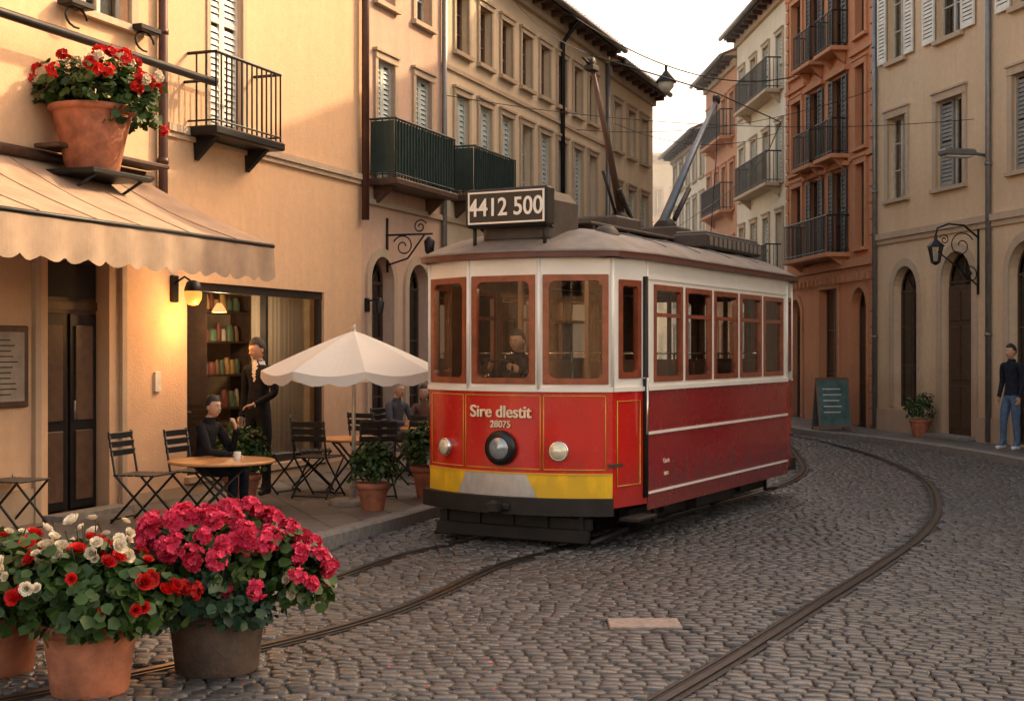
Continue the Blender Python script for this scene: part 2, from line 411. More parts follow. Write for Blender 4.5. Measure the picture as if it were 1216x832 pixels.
# ============================================================ CAFE BUILDING (left)
A=empty('cafe_building',LO,LA)
oc=stucco('ochre_plaster',(.68,.45,.275),.28,(.46,.29,.19))
mb=MB()
opsA=[(-.47,.47,.12,2.68),(2.3,3.0,4.28,6.95),(1.85,5.05,.34,2.53),(.05,.8,5.15,6.8),(-3.6,-1.9,.12,2.6),(-2.3,-1.5,5.15,6.8),(4.6,5.4,7.3,8.6),(.05,.8,7.6,8.8),(2.3,3.0,7.6,8.8)]
wall(mb,-8,6.17,0,9.6,opsA,oc,.22); shell(mb,-8,6.17,9.6,oc); mb.obj('walls',A)
mb=MB(); roof(mb,-8,6.17,9.6); mb.obj('roof',A)
mb=MB()
window(mb,.05,.8,5.15,6.8,cur=True); surround(mb,.05,.8,5.15,6.8,trim_st)
window(mb,-2.3,-1.5,5.15,6.8); surround(mb,-2.3,-1.5,5.15,6.8,trim_st)
for a in (4.6,): window(mb,a,a+.8,7.3,8.6)
window(mb,.05,.8,7.6,8.8); window(mb,2.3,3.0,7.6,8.8)
window(mb,-3.6,-1.9,.12,2.6,fm=wood)
louvre(mb,2.3,2.65,4.28,6.95,.06,shut_white); louvre(mb,2.652,3.0,4.28,6.95,.06,shut_white)
surround(mb,2.3,3.0,4.3,6.95,trim_st,w=.07,p=.02,sill=False,top=False)
balcony(mb,1.85,3.25,4.26,.38,.82,iron,iron)
mb.obj('windows',A)
mb=MB()
mb.box(-.47,.47,.17,.21,.12,2.68,wood)
for (a,b) in ((-.43,-.03),(.03,.43)):
    mb.bbox(a,b,.135,.17,.16,2.12,iron,.01)
    for (c,d) in ((.25,.95),(1.05,2.0)): mb.bbox(a+.07,b-.07,.12,.135,c,d,wood,.005)
mb.box(-.47,.47,.15,.169,2.16,2.24,wood); mb.box(-.43,.43,.14,.149,2.28,2.62,dark)
mb.tube([(.05,.10,1.05),(.05,.10,1.25)],.012,greypipe,6)
mb.box(-.55,.55,-.25,.0,.12,.17,granite)
mb.obj('door',A)
# shop front
mb=MB()
fr=M('shop_frame',(.035,.028,.024),.4,.3)
x0,x1,z0,z1=1.85,5.05,.34,2.53
mb.box(x0,x1,.03,.12,z1-.1,z1,fr); mb.box(x0,x1,.03,.12,z0,z0+.09,fr)
for x in (x0,3.6,x1-.07): mb.box(x,x+.06,.035,.115,z0+.09,z1-.1,fr)
mb.quad((x0,.08,z0),(x1,.08,z0),(x1,.08,z1),(x0,.08,z1),sglass)
room=M('shop_room',(.46,.36,.26),.9); 
mb.quad((x0-.3,2.2,.1),(x1+.3,2.2,.1),(x1+.3,2.2,2.9),(x0-.3,2.2,2.9),room)
mb.quad((x0-.3,.23,.12),(x1+.3,.23,.12),(x1+.3,2.2,.12),(x0-.3,2.2,.12),wood)
mb.quad((x0-.3,.23,2.9),(x1+.3,.23,2.9),(x1+.3,2.2,2.9),(x0-.3,2.2,2.9),room)
for x in (x0-.3,x1+.3): mb.quad((x,.23,.1),(x,2.2,.1),(x,2.2,2.9),(x,.23,2.9),room)
mb.quad((x0-.3,.225,2.53),(x1+.3,.225,2.53),(x1+.3,.225,2.9),(x0-.3,.225,2.9),room)
scurt,nt_,b_=newmat('sheer_curtain'); b_.inputs['Base Color'].default_value=(.62,.58,.5,1); b_.inputs['Roughness'].default_value=.95
tr_=N(nt_,'ShaderNodeBsdfTranslucent'); tr_.inputs[0].default_value=(.7,.62,.5,1); mx_=N(nt_,'ShaderNodeMixShader'); mx_.inputs[0].default_value=.5
nt_.links.new(b_.outputs[0],mx_.inputs[1]); nt_.links.new(tr_.outputs[0],mx_.inputs[2]); nt_.links.new(mx_.outputs[0],nt_.nodes['Material Output'].inputs[0])
for i in range(56):
    xa=3.72+i*.023; ya=.3+.025*math.sin(i*1.3)+.01*math.sin(i*.5); yb=.3+.025*math.sin((i+1)*1.3)+.01*math.sin((i+1)*.5)
    mb.quad((xa,ya,.4),(xa+.023,yb,.4),(xa+.023,yb,2.45),(xa,ya,2.45),scurt,True)
goods=[M('good_%d'%i,c,.5) for i,c in enumerate([(.5,.3,.12),(.2,.06,.05),(.1,.16,.1),(.55,.5,.4),(.3,.18,.1)])]
# shelf stands against the side wall and near the window so that it shows from the street
for (sx0,sx1,yy) in ((2.0,4.9,1.85),(4.2,5.3,1.3)):
    for x in (sx0,sx1-.03): mb.box(x,x+.03,yy,yy+.3,.13,2.5,wood)
    for zz in (.5,.95,1.4,1.85,2.25):
        mb.box(sx0+.03,sx1-.03,yy,yy+.3,zz,zz+.03,wood)
        x=sx0+.08
        while x<sx1-.2:
            w=.06+.1*random.random(); mb.lathe([(w/2,0),(w/2,.12),(w*.3,.15+.1*random.random())],random.choice(goods),(x+w/2,yy+.1,zz+.03),10); x+=w+.03
mb.bbox(2.0,3.3,.9,1.3,.13,1.0,wood,.02)
shade=M('fill_pendant_shade',(.9,.6,.3),.5,emit=(1,.55,.2),es=1.0)  # glowing pendants added to brighten the shop room
for px_ in (2.5,3.9):
    mb.tube([(px_,.9,2.9),(px_,.9,2.35)],.006,iron,5); mb.lathe([(.03,.12),(.09,.03),(.10,0)],shade,(px_,.9,2.24),14)
mb.obj('shop_front',A)
for px_ in (2.5,3.9):
    ld=bpy.data.lights.new('shop_fill_light','POINT'); ld.energy=26; ld.color=(1,.66,.36); ld.shadow_soft_size=.08  # added fill light for the shop interior
    lo=bpy.data.objects.new('shop_fill_light',ld); COL.objects.link(lo); lo.parent=A; lo.location=(px_,.9,2.10)
mb=MB()
mb.box(1.42,6.165,-.07,-.001,4.16,4.24,trim_st); mb.box(1.42,6.165,-.04,-.001,4.10,4.158,trim_st)
mb.tube([(1.3,-.07,9.6),(1.3,-.07,3.35),(1.3,-.03,3.2)],.05,brownpipe,10)
for z in (3.8,5.2,6.6): mb.tube([(1.3,-.07,z-.03),(1.3,-.07,z+.03)],.06,brownpipe,10)
mb.tube([(6.1,-.09,9.6),(6.1,-.09,3.6)],.055,brownpipe,10)
mb.box(1.8,5.1,-.06,-.001,.26,.33,trim_st)
mb.box(-8,-.60,-.03,-.001,.12,.45,trim_st); mb.box(.60,6.16,-.03,-.001,.12,.24,trim_st)
mb.box(.62,.70,-.05,-.001,.12,2.75,trim_st); mb.box(-.70,-.62,-.05,-.001,.12,2.75,trim_st)
mb.bbox(1.22,1.32,-.03,-.001,1.30,1.52,paper,.005)
mb.obj('trim',A)
mb=MB()
mb.tube([(-6,-.28,4.74),(1.98,-.28,4.76)],.045,iron,10)
for x in (-3.5,-1.5,.2,1.8):
    mb.tube([(x,-.28,4.75),(x,0,4.75)],.018,iron,6)
for xx in (-.2,.9):
    pts=[(xx+.16*math.cos(a),-.12,5.0+.10*math.sin(a)) for a in [i*.45 for i in range(12)]]
    mb.tube(pts,.012,iron,6); mb.bbox(xx-.16,xx+.18,-.2,-.02,5.1,5.16,iron,.01)
mb.obj('awning_rail',A)

# awning
AW=empty('awning',LO,LA)
cloth=M('awning_cloth',(.33,.225,.155),.9,var=.18,ns=3,bst=.15,bs=90)
cloth2=M('awning_valance',(.33,.235,.165),.9,var=.15,ns=5,bst=.15,bs=90)
mb=MB(); ax0,ax1=-4.6,1.07; n=40
def awp(x,u):
    k=1.575*u; z=3.56-(3.56-2.83)*u-.05*math.sin(math.pi*u)*(1+.3*math.sin(x*5))-.012*u*math.sin(x*11); return (x,-k,z)
for i in range(n):
    xa=ax0+(ax1-ax0)*i/n; xb=ax0+(ax1-ax0)*(i+1)/n
    for j in range(8):
        mb.add([awp(xa,j/8),awp(xb,j/8),awp(xb,(j+1)/8),awp(xa,(j+1)/8)],[(0,1,2,3)],cloth,True)
for i in range(1,8):
    x=ax0+(ax1-ax0)*i/8; mb.tube([(p[0],p[1],p[2]+.004) for p in [awp(x,j/10) for j in range(11)]],.006,cloth2,4)
m=132
def vz(x): return 2.50-.05*abs(math.sin((x-ax0)*math.pi/.27))
for i in range(m):
    xa=ax0+(ax1-ax0)*i/m; xb=ax0+(ax1-ax0)*(i+1)/m
    ya=-1.575-.022*math.sin(xa*13); yb=-1.575-.022*math.sin(xb*13)
    mb.add([(xa,-1.575,2.83),(xb,-1.575,2.83),(xb,yb,vz(xb)),(xa,ya,vz(xa))],[(0,1,2,3)],cloth2,True)
for i in range(10):
    ua=.0+i*.1; ub=ua+.1; a=awp(ax1,ua); b=awp(ax1,ub)
    mb.add([a,b,(b[0],b[1],b[2]-.03-.30*ub),(a[0],a[1],a[2]-.03-.30*ua)],[(0,1,2,3)],cloth2,True)
mb.obj('canvas',AW)
mb=MB()
mb.tube([(ax0,-1.57,2.82),(ax1,-1.57,2.82)],.022,iron,8)
mb.tube([(ax0,-.06,3.6),(ax1+.03,-.06,3.6)],.05,wood,10)
for x in (ax0+.1,-1.6,ax1-.1): mb.tube([(x,-.02,2.95),(x,-.8,2.98),(x,-1.56,2.8)],.018,iron,6)
mb.bbox(-.75,1.0,-.36,-.07,3.655,3.70,wood,.01)
mb.obj('frame',AW)

# wall lamp
WL=empty('wall_lamp',LO,LA)
bulbm=M('lit_bulb',(.35,.12,.02),.4,emit=(1,.40,.075),es=1.15)
mb=MB(); bx=1.57
mb.bbox(bx-.05,bx+.05,-.05,-.001,2.28,2.58,iron,.01)
mb.tube([(bx,-.05,2.5),(bx,-.16,2.56),(bx,-.26,2.5)],.013,iron,6)
mb.lathe([(.02,.12),(.07,.10),(.095,.03),(.098,.0)],iron,(bx,-.27,2.40),14)
mb.lathe([(.0001,-.16),(.055,-.15),(.09,-.09),(.098,-.03),(.09,0)],bulbm,(bx,-.27,2.40),16)
mb.obj('lamp_body',WL)
ld=bpy.data.lights.new('lamp_light','POINT'); ld.energy=34; ld.color=(1,.46,.14); ld.shadow_soft_size=.09
lo=bpy.data.objects.new('lamp_light',ld); COL.objects.link(lo); lo.parent=WL; lo.location=(bx,-.40,2.10)

mb=MB(); mb.bbox(-1.5,-.80,-.05,-.001,1.22,1.98,wood,.01); mb.box(-1.44,-.86,-.056,-.0505,1.28,1.92,M('menu_paper',(.30,.25,.20),.8,var=.2))
for i in range(11): mb.box(-1.38,-.95-.1*random.random(),-.058,-.0565,1.84-i*.05,1.85-i*.05,iron)
o=mb.obj('menu_board',None,LO,LA)

# ============================================================ pots & plants
def lpt(t,k,z):
    return (LO[0]+.351*t+.936*k, LO[1]+.936*t-.351*k, z)
def pot(mb,r0,r1,h,mat,c=(0,0,0),rim=.03):
    mb.lathe([(r0*.96,0),(r0,.012),(r0+(r1-r0)*.5,h*.5),(r1,h-.07),(r1,h-.065),(r1+rim*.7,h-.06),(r1+rim,h-.03),(r1+rim*.9,h-.004),(r1+rim*.5,h),(r1-.01,h),(r1-.02,h-.04)],mat,c,36)
    mb.lathe([(r1-.015,h-.045),(r1*.5,h-.03),(.0001,h-.02)],soil,c,20)
def plant(name,loc,r0,r1,h,pmat,parts,mats,rim=.03,rot=0,stalks=0,sr=(.3,.3,.3),sc=(0,0,.5)):
    e=empty(name,loc,rot)
    mb=MB(); pot(mb,r0,r1,h,pmat,rim=rim)
    stem=mats[0]
    for i in range(stalks):
        d=dirs(1)[0]; d[2]=abs(d[2]); q=Vector(sc)+Vector((d[0]*sr[0],d[1]*sr[1],d[2]*sr[2]))*1.05
        mb.tube([(d[0]*.08,d[1]*.08,h-.03),(q.x*.6,q.y*.6,(h+q.z)/2+.04),tuple(q)],.004,stem,5)
    mb.obj('pot',e)
    npmesh('foliage',parts,mats,e)
    return e
def P_(t,mi): return (t[0],t[1],mi,t[2])
x,y,z=lpt(-.34,.42,3.70)
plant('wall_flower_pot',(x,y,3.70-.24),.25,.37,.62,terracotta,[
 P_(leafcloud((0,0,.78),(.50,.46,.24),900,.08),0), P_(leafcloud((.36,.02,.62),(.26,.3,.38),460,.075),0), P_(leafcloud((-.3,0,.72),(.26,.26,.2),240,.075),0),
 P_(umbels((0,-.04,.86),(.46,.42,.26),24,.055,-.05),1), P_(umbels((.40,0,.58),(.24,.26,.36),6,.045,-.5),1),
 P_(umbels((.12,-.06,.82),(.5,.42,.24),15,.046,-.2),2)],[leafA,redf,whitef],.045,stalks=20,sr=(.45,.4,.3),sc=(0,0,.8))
mbk=MB(); mbk.bbox(-.75,.15,-.75,-.02,3.40,3.45,iron,.01); mbk.tube([(-.65,-.7,3.40),(-.65,-.02,3.05)],.015,iron,6); mbk.tube([(.05,-.7,3.40),(.05,-.02,3.05)],.015,iron,6); mbk.obj('pot_shelf',None,LO,LA)
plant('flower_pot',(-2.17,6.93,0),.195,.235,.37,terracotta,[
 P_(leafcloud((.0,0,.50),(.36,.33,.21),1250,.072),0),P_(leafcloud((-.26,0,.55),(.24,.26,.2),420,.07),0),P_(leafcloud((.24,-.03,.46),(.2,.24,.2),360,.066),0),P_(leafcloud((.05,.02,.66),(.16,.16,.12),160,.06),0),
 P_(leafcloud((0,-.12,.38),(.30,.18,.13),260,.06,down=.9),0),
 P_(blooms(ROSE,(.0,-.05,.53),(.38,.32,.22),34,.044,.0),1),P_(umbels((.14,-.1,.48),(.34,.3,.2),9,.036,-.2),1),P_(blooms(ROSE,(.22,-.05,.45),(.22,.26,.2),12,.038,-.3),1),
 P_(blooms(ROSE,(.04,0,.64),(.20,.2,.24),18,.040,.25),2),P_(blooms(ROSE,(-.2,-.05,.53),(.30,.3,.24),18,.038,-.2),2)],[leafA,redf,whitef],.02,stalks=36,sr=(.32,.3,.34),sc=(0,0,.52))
plant('flower_pot',(-2.82,7.35,0),.20,.24,.33,terracotta,[
 P_(leafcloud((.0,0,.48),(.34,.32,.22),950,.072),0),P_(leafcloud((.2,-.15,.42),(.22,.24,.2),330,.066),0),
 P_(blooms(ROSE,(.08,-.05,.5),(.34,.32,.22),28,.044,.0),1),P_(blooms(ROSE,(.05,0,.53),(.34,.3,.24),20,.038,.0),2)],[leafA,redf,whitef],.02,stalks=20,sc=(0,0,.5))
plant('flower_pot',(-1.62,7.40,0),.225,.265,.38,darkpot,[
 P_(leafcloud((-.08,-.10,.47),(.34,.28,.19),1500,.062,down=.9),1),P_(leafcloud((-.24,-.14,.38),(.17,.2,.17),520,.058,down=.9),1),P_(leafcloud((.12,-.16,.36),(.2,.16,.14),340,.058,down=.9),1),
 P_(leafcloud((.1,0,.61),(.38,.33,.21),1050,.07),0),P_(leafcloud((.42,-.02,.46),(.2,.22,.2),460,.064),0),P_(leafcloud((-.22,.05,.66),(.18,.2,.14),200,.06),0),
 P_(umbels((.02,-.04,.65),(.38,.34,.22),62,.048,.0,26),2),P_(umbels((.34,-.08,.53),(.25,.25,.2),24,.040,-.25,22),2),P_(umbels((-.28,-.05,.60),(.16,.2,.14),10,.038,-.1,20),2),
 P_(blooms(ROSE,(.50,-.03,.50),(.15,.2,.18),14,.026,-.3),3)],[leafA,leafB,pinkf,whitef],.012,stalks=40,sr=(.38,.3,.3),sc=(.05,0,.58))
pp=rng.random((70,2))*np.array([2.6,1.5])+np.array([-2.6,6.4]); nP=len(pp)
P3=np.concatenate([pp,np.full((nP,1),.010)],1); zz_=dirs(nP)*.25+np.array([0,0,1.])
t1=inst(PET,PETQ,P3[:35],basis(zz_[:35],dirs(35)),.013+.008*rng.random(35)); t2=inst(PET,PETQ,P3[35:55],basis(zz_[35:55],dirs(20)),.013+.008*rng.random(20)); t3=inst(LEAF,LEAFQ,P3[55:],basis(zz_[55:],dirs(15)),.03+.015*rng.random(15))
npmesh('fallen_petals',[P_(t1,0),P_(t2,1),P_(t3,2)],[redf,pinkf,leafA])
def bush(name,loc,s,n=650):
    plant(name,loc,.12*s,.17*s,.30*s,terracotta,[P_(leafcloud((0,0,.44*s),(.26*s,.26*s,.2*s),n,.05*s),0),P_(leafcloud((.06*s,0,.60*s),(.17*s,.17*s,.16*s),n//3,.046*s),0),P_(leafcloud((-.1*s,0,.54*s),(.14*s,.14*s,.14*s),n//4,.046*s),0)],[leafA],.02)
bush('potted_bush',(-1.42,13.75,.12),.95); bush('potted_bush',(-.92,15.0,.12),1.15,800); bush('potted_bush',(-2.85,14.2,.12),1.1,700)
bush('potted_bush',(7.72,25.5,.12),1.1,400)

# ============================================================ other left buildings
def arch_trim(mb,x0,x1,z0,z1,mat,w=.13,p=.04):
    rise=(x1-x0)/2; zt=z1-rise
    mb.box(x0-w,x0,-p,-.001,z0,zt,mat); mb.box(x1,x1+w,-p,-.001,z0,zt,mat)
    a=arcpts(x0,x1,z1,rise,16); b=arcpts(x0-w,x1+w,z1+w,rise+w,16)
    for i in range(16):
        mb.quad((a[i][0],-p,a[i][1]),(a[i+1][0],-p,a[i+1][1]),(b[i+1][0],-p,b[i+1][1]),(b[i][0],-p,b[i][1]),mat)
        mb.quad((a[i][0],-p,a[i][1]),(a[i+1][0],-p,a[i+1][1]),(a[i+1][0],0,a[i+1][1]),(a[i][0],0,a[i][1]),mat)
        mb.quad((b[i][0],-p,b[i][1]),(b[i+1][0],-p,b[i+1][1]),(b[i+1][0],0,b[i+1][1]),(b[i][0],0,b[i][1]),mat)
B1=empty('pink_townhouse',LO,LA)
pk=stucco('pink_plaster',(.60,.42,.32),.34)
mb=MB()
o1=[(6.63,7.2,4.28,6.0),(7.95,8.55,4.28,6.0),(6.63,7.2,6.85,8.0),(7.95,8.55,6.85,8.0),(6.4,7.15,.12,3.12,True),(7.68,8.43,.12,3.08,True)]
wall(mb,6.172,9.02,0,9.2,o1,pk); shell(mb,6.172,9.02,9.2,pk); mb.obj('walls',B1)
mb=MB(); roof(mb,6.172,9.02,9.2); mb.obj('roof',B1)
mb=MB()
for (a,b,c,d) in [o[:4] for o in o1[:2]]:
    mm=(a+b)/2; louvre(mb,a,mm-.002,c,d,.05,shut_pale); louvre(mb,mm+.002,b,c,d,.05,shut_pale); surround(mb,a,b,c,d,trim_st,w=.09,sill=False)
for (a,b,c,d) in [o[:4] for o in o1[2:4]]: window(mb,a,b,c,d); surround(mb,a,b,c,d,trim_st,w=.09)
for o in o1[4:]: window(mb,*o[:4],rise=(o[1]-o[0])/2,fm=wood,cur=False,d=.2); arch_trim(mb,*o[:4],trim_st)
balcony(mb,6.4,8.55,4.22,.42,.85,dkgreen,wood,True)
mb.box(6.2,9.0,-.05,-.001,3.85,3.93,trim_st)
mb.obj('windows',B1)
mb=MB(); mb.tube([(8.98,-.06,9.2),(8.98,-.06,.3)],.045,greypipe,8); mb.obj('downpipe',B1)
B2=empty('yellow_townhouse',LO,LA)
yl=stucco('pale_yellow_plaster',(.70,.57,.40),.30)
mb=MB(); o2=[];o2b=[];o2c=[]
for i in range(8):
    x=9.55+1.06*i; o2.append((x,x+.56,4.38,6.0)); o2b.append((x,x+.56,6.72,7.72))
for i in range(5): x=9.5+1.75*i; o2c.append((x,x+.95,.12,3.1,True))
wall(mb,9.022,18.3,0,8.45,o2+o2b+o2c,yl); shell(mb,9.022,18.3,8.45,yl); mb.obj('walls',B2)
mb=MB(); roof(mb,9.022,18.3,8.45,.36); mb.obj('roof',B2)
mb=MB()
for i,(a,b,c,d) in enumerate(o2):
    mm=(a+b)/2
    if i in (0,1,2,4,6): louvre(mb,a,mm-.002,c,d,.05,shut_pale,p=.09); louvre(mb,mm+.002,b,c,d,.05,shut_pale,p=.09)
    else: window(mb,a,b,c,d)
    surround(mb,a,b,c,d,trim_st,w=.09)
for (a,b,c,d) in o2b: window(mb,a,b,c,d,fm=wframe_b); surround(mb,a,b,c,d,trim_st,w=.08)
for o in o2c: window(mb,*o[:4],rise=(o[1]-o[0])/2,fm=wood,cur=False,d=.2); arch_trim(mb,*o[:4],trim_st)
balcony(mb,9.4,11.3,4.30,.42,.8,dkgreen,wood,True)
mb.box(9.03,18.29,-.05,-.001,3.85,3.93,trim_st); mb.box(9.03,18.29,-.04,-.001,6.35,6.42,trim_st)
mb.obj('windows',B2)
mb=MB(); mb.tube([(15.0,-.42,8.45),(15.0,-.30,8.3),(15.0,-.07,8.0),(15.0,-.07,.3)],.05,iron,8); mb.tube([(18.25,-.07,8.4),(18.25,-.07,.3)],.05,greypipe,8); mb.obj('downpipe',B2)
B3=empty('cream_townhouse',LO,LA)
cr=stucco('cream_plaster',(.74,.62,.44),.3)
mb=MB(); o3=[]
for i in range(3):
    x=18.9+1.2*i
    for (c,d) in ((.3,2.6),(4.0,5.6),(6.4,7.5)): o3.append((x,x+.6,c,d))
wall(mb,18.302,22.5,0,8.2,o3,cr); shell(mb,18.302,22.5,8.2,cr); mb.obj('walls',B3)
mb=MB(); roof(mb,18.302,22.5,8.2,.36)
mb.obj('roof',B3)
mb=MB()
for i,(a,b,c,d) in enumerate(o3):
    if i%3==1: louvre(mb,a,(a+b)/2-.002,c,d,.05,shut_pale,p=.1); louvre(mb,(a+b)/2+.002,b,c,d,.05,shut_pale,p=.1)
    else: window(mb,a,b,c,d)
    surround(mb,a,b,c,d,trim_st,w=.09)
mb.obj('windows',B3)
def scroll(mb,x,y,z,s,mat,mir=1):
    pts=[]
    for i in range(26):
        a=i*.36; r=s*(.06+.010*i); pts.append((x,y-mir*r*math.cos(a),z+r*math.sin(a)))
    mb.tube(pts,.011,mat,6)
mb=MB()
bx=6.95
mb.tube([(bx,0,3.45),(bx,-.75,3.45)],.016,iron,6); mb.tube([(bx,0,3.0),(bx,-.35,3.1),(bx,-.62,3.44)],.014,iron,6)
scroll(mb,bx,-.28,3.28,.55,iron); scroll(mb,bx,-.55,3.56,.35,iron,-1)
mb.tube([(bx,-.02,2.9),(bx,-.02,3.7)],.02,iron,6)
mb.lathe([(.03,0),(.07,.05),(.085,.2),(.02,.27)],iron,(bx,-.7,3.14),8)
mb.obj('scroll_bracket',None,LO,LA)
mb=MB(); mb.bbox(6.24,6.32,-.05,-.001,2.3,2.5,iron); mb.tube([(6.28,-.05,2.45),(6.28,-.2,2.5)],.012,iron,6); mb.lathe([(.05,-.2),(.07,-.05),(.02,.02)],iron,(6.28,-.22,2.48),10); mb.obj('wall_lantern',None,LO,LA)

# ============================================================ right buildings
def frame_from(p,d): return (p[0],p[1],0),math.atan2(d[1],d[0])
l,a=frame_from((7.56,28),(.2,-.98)); R1=empty('beige_townhouse',l,a); R1L,R1A=l,a
bg=stucco('beige_plaster',(.68,.52,.35),.30)
mb=MB()
g1=[(.80,1.78,.62,3.42,True),(2.68,3.78,.14,3.58,True),(4.95,6.05,.14,3.6,True)]
u1=[]
for (x,w) in ((.55,.75),(2.5,.95),(5.05,.95)):
    for (c,d) in ((4.8,6.45),(7.6,9.3),(10.2,11.5)): u1.append((x,x+w,c,d))
wall(mb,0,7,0,12.6,g1+u1,bg); shell(mb,0,7,12.6,bg); mb.obj('walls',R1)
mb=MB(); roof(mb,0,7,12.6,.5); mb.obj('roof',R1)
mb=MB()
for o in g1: 
    window(mb,*o[:4],rise=(o[1]-o[0])/2,fm=wood,cur=False,d=.2); arch_trim(mb,*o[:4],trim_st,w=.16)
mb.bbox(2.76,3.70,.10,.139,.15,2.95,wood,.01)
for (p,q) in ((2.84,3.18),(3.28,3.62)):
    for (c,d) in ((.3,1.1),(1.2,2.2),(2.3,2.85)): mb.bbox(p,q,.08,.099,c,d,wood,.008)
for i,(x0,x1,c,d) in enumerate(u1):
    w=(x1-x0)
    if i%3==1:
        window(mb,x0,x1,c,d); louvre(mb,x0-w*.48,x0-.01,c,d,-.07,shut_white); louvre(mb,x1+.01,x1+w*.48,c,d,-.07,shut_white)
        mb.box(x0-.04,x1+.04,-.1,.02,c-.09,c,trim_st)
    elif i%3==0 and i!=0:
        louvre(mb,x0,x0+w*.5-.003,c,d,.06,shut_grey); window(mb,x0+w*.5,x1,c,d,cross=False); surround(mb,x0,x1,c,d,trim_st,w=.13)
    else:
        window(mb,x0,x1,c,d); surround(mb,x0,x1,c,d,trim_st,w=.13)
mb.obj('windows',R1)
mb=MB()
mb.box(0.01,6.99,-.08,-.001,4.02,4.14,trim_st); mb.box(0.01,6.99,-.04,-.001,3.92,4.018,trim_st)
mb.box(0.01,2.5,-.05,-.001,.12,.56,trim_st); mb.box(3.96,4.77,-.05,-.001,.12,.56,trim_st)
mb.tube([(4.39,-.07,12.6),(4.39,-.07,.15)],.05,greypipe,10); mb.tube([(.08,-.07,12.6),(.08,-.07,.15)],.05,greypipe,10)
for z in (2,5,8): mb.tube([(4.39,-.07,z),(4.39,-.07,z+.06)],.062,greypipe,10); mb.tube([(.08,-.07,z),(.08,-.07,z+.06)],.062,greypipe,10)
mb.bbox(2.6,3.9,-.35,-.0,.12,.20,granite,.01)
mb.obj('trim',R1)
def lantern(mb,c,s,mat):
    x,y,z=c
    mb.lathe([(.02*s,.42*s),(.03*s,.36*s),(.13*s,.27*s),(.145*s,.25*s)],mat,c,6,smooth=False)
    mb.lathe([(.07*s,0),(.12*s,.25*s)],sglass,c,6,smooth=False)
    for j in range(6):
        t=2*math.pi*j/6; mb.tube([(x+.07*s*math.cos(t),y+.07*s*math.sin(t),z),(x+.12*s*math.cos(t),y+.12*s*math.sin(t),z+.25*s)],.007,mat,4)
    mb.lathe([(.02*s,-.05*s),(.075*s,-.01*s),(.075*s,.01*s)],mat,c,6,smooth=False)
    mb.lathe([(.02,.02*s),(.035*s,.1*s),(.02,.2*s)],paper,c,8)
mb=MB(); bx=3.98
mb.tube([(bx,0,3.75),(bx,-.3,3.98),(bx,-.6,4.0),(bx,-.82,3.92),(bx,-.85,3.78)],.018,iron,6)
scroll(mb,bx,-.35,3.62,.8,iron); scroll(mb,bx,-.68,3.72,.3,iron,-1); scroll(mb,bx,-.18,3.1,.55,iron,-1)
mb.tube([(bx,-.02,2.75),(bx,-.02,4.0)],.022,iron,6); mb.tube([(bx,-.02,2.9),(bx,-.45,3.25),(bx,-.8,3.5)],.014,iron,6)
lantern(mb,(bx,-.85,3.32),1.1,iron)
mb.obj('street_lantern',None,R1L,R1A)
mb=MB(); bx=4.2; mb.tube([(bx,0,5.2),(bx,-.25,5.24)],.03,greypipe,8); mb.bbox(bx-.14,bx+.12,-.85,-.25,5.18,5.30,greypipe,.03); mb.bbox(bx-.12,bx+.1,-.8,-.3,5.15,5.178,paper,.01); mb.obj('wall_floodlight',None,R1L,R1A)

l,a=frame_from((7.56+1.4,28-6.86),(.2,-.98)); R0=empty('plaster_townhouse',l,a)
pl=stucco('tan_plaster',(.60,.46,.32),.35)
mb=MB(); ops=[]
for i in range(6):
    x=.8+1.8*i
    ops.append((x,x+1.0,.14,3.3,True))
    for (c,d) in ((4.6,6.2),(7.3,8.8)): ops.append((x,x+.9,c,d))
wall(mb,0.003,12,0,10.4,ops,pl); shell(mb,0.003,12,10.4,pl); mb.obj('walls',R0)
mb=MB(); roof(mb,0.003,12,10.4,.4,pitch=.3); mb.obj('roof',R0)
mb=MB()
for o in ops:
    if len(o)>4: window(mb,*o[:4],rise=.5,fm=wood,cur=False,d=.2); arch_trim(mb,*o[:4],trim_st)
    else: window(mb,*o); surround(mb,*o,trim_st)
mb.obj('windows',R0)

d2=Vector((.1,-.995)); p2=(6.954,34.03); l,a=frame_from(p2,d2); R2=empty('orange_townhouse',l,a)
og=stucco('burnt_orange_plaster',(.60,.26,.13),.40,(.34,.15,.09))
mb=MB(); L2=6.06
gr=[(.35,1.15,.12,3.0,True),(2.55,3.75,.12,3.15),(4.7,5.6,.12,3.1,True)]
up=[]
for (c,d) in ((3.95,5.75),(6.1,7.85),(8.5,10.3),(10.9,12.2)):
    for (x,w) in ((.45,.75),(1.75,.95),(3.35,.95),(4.95,.55)): up.append((x,x+w,c,d))
wall(mb,0,L2-.003,0,13.4,gr+up,og,.22); shell(mb,0,L2-.003,13.4,og); mb.obj('walls',R2)
mb=MB(); roof(mb,0,L2-.003,13.4,.5); mb.obj('roof',R2)
mb=MB()
for o in gr:
    if len(o)>4: window(mb,*o[:4],rise=(o[1]-o[0])/2,fm=wood,cur=False,d=.2); arch_trim(mb,*o[:4],trim_or)
    else: window(mb,*o,fm=wood,cur=False,d=.2); surround(mb,*o,trim_or,sill=False)
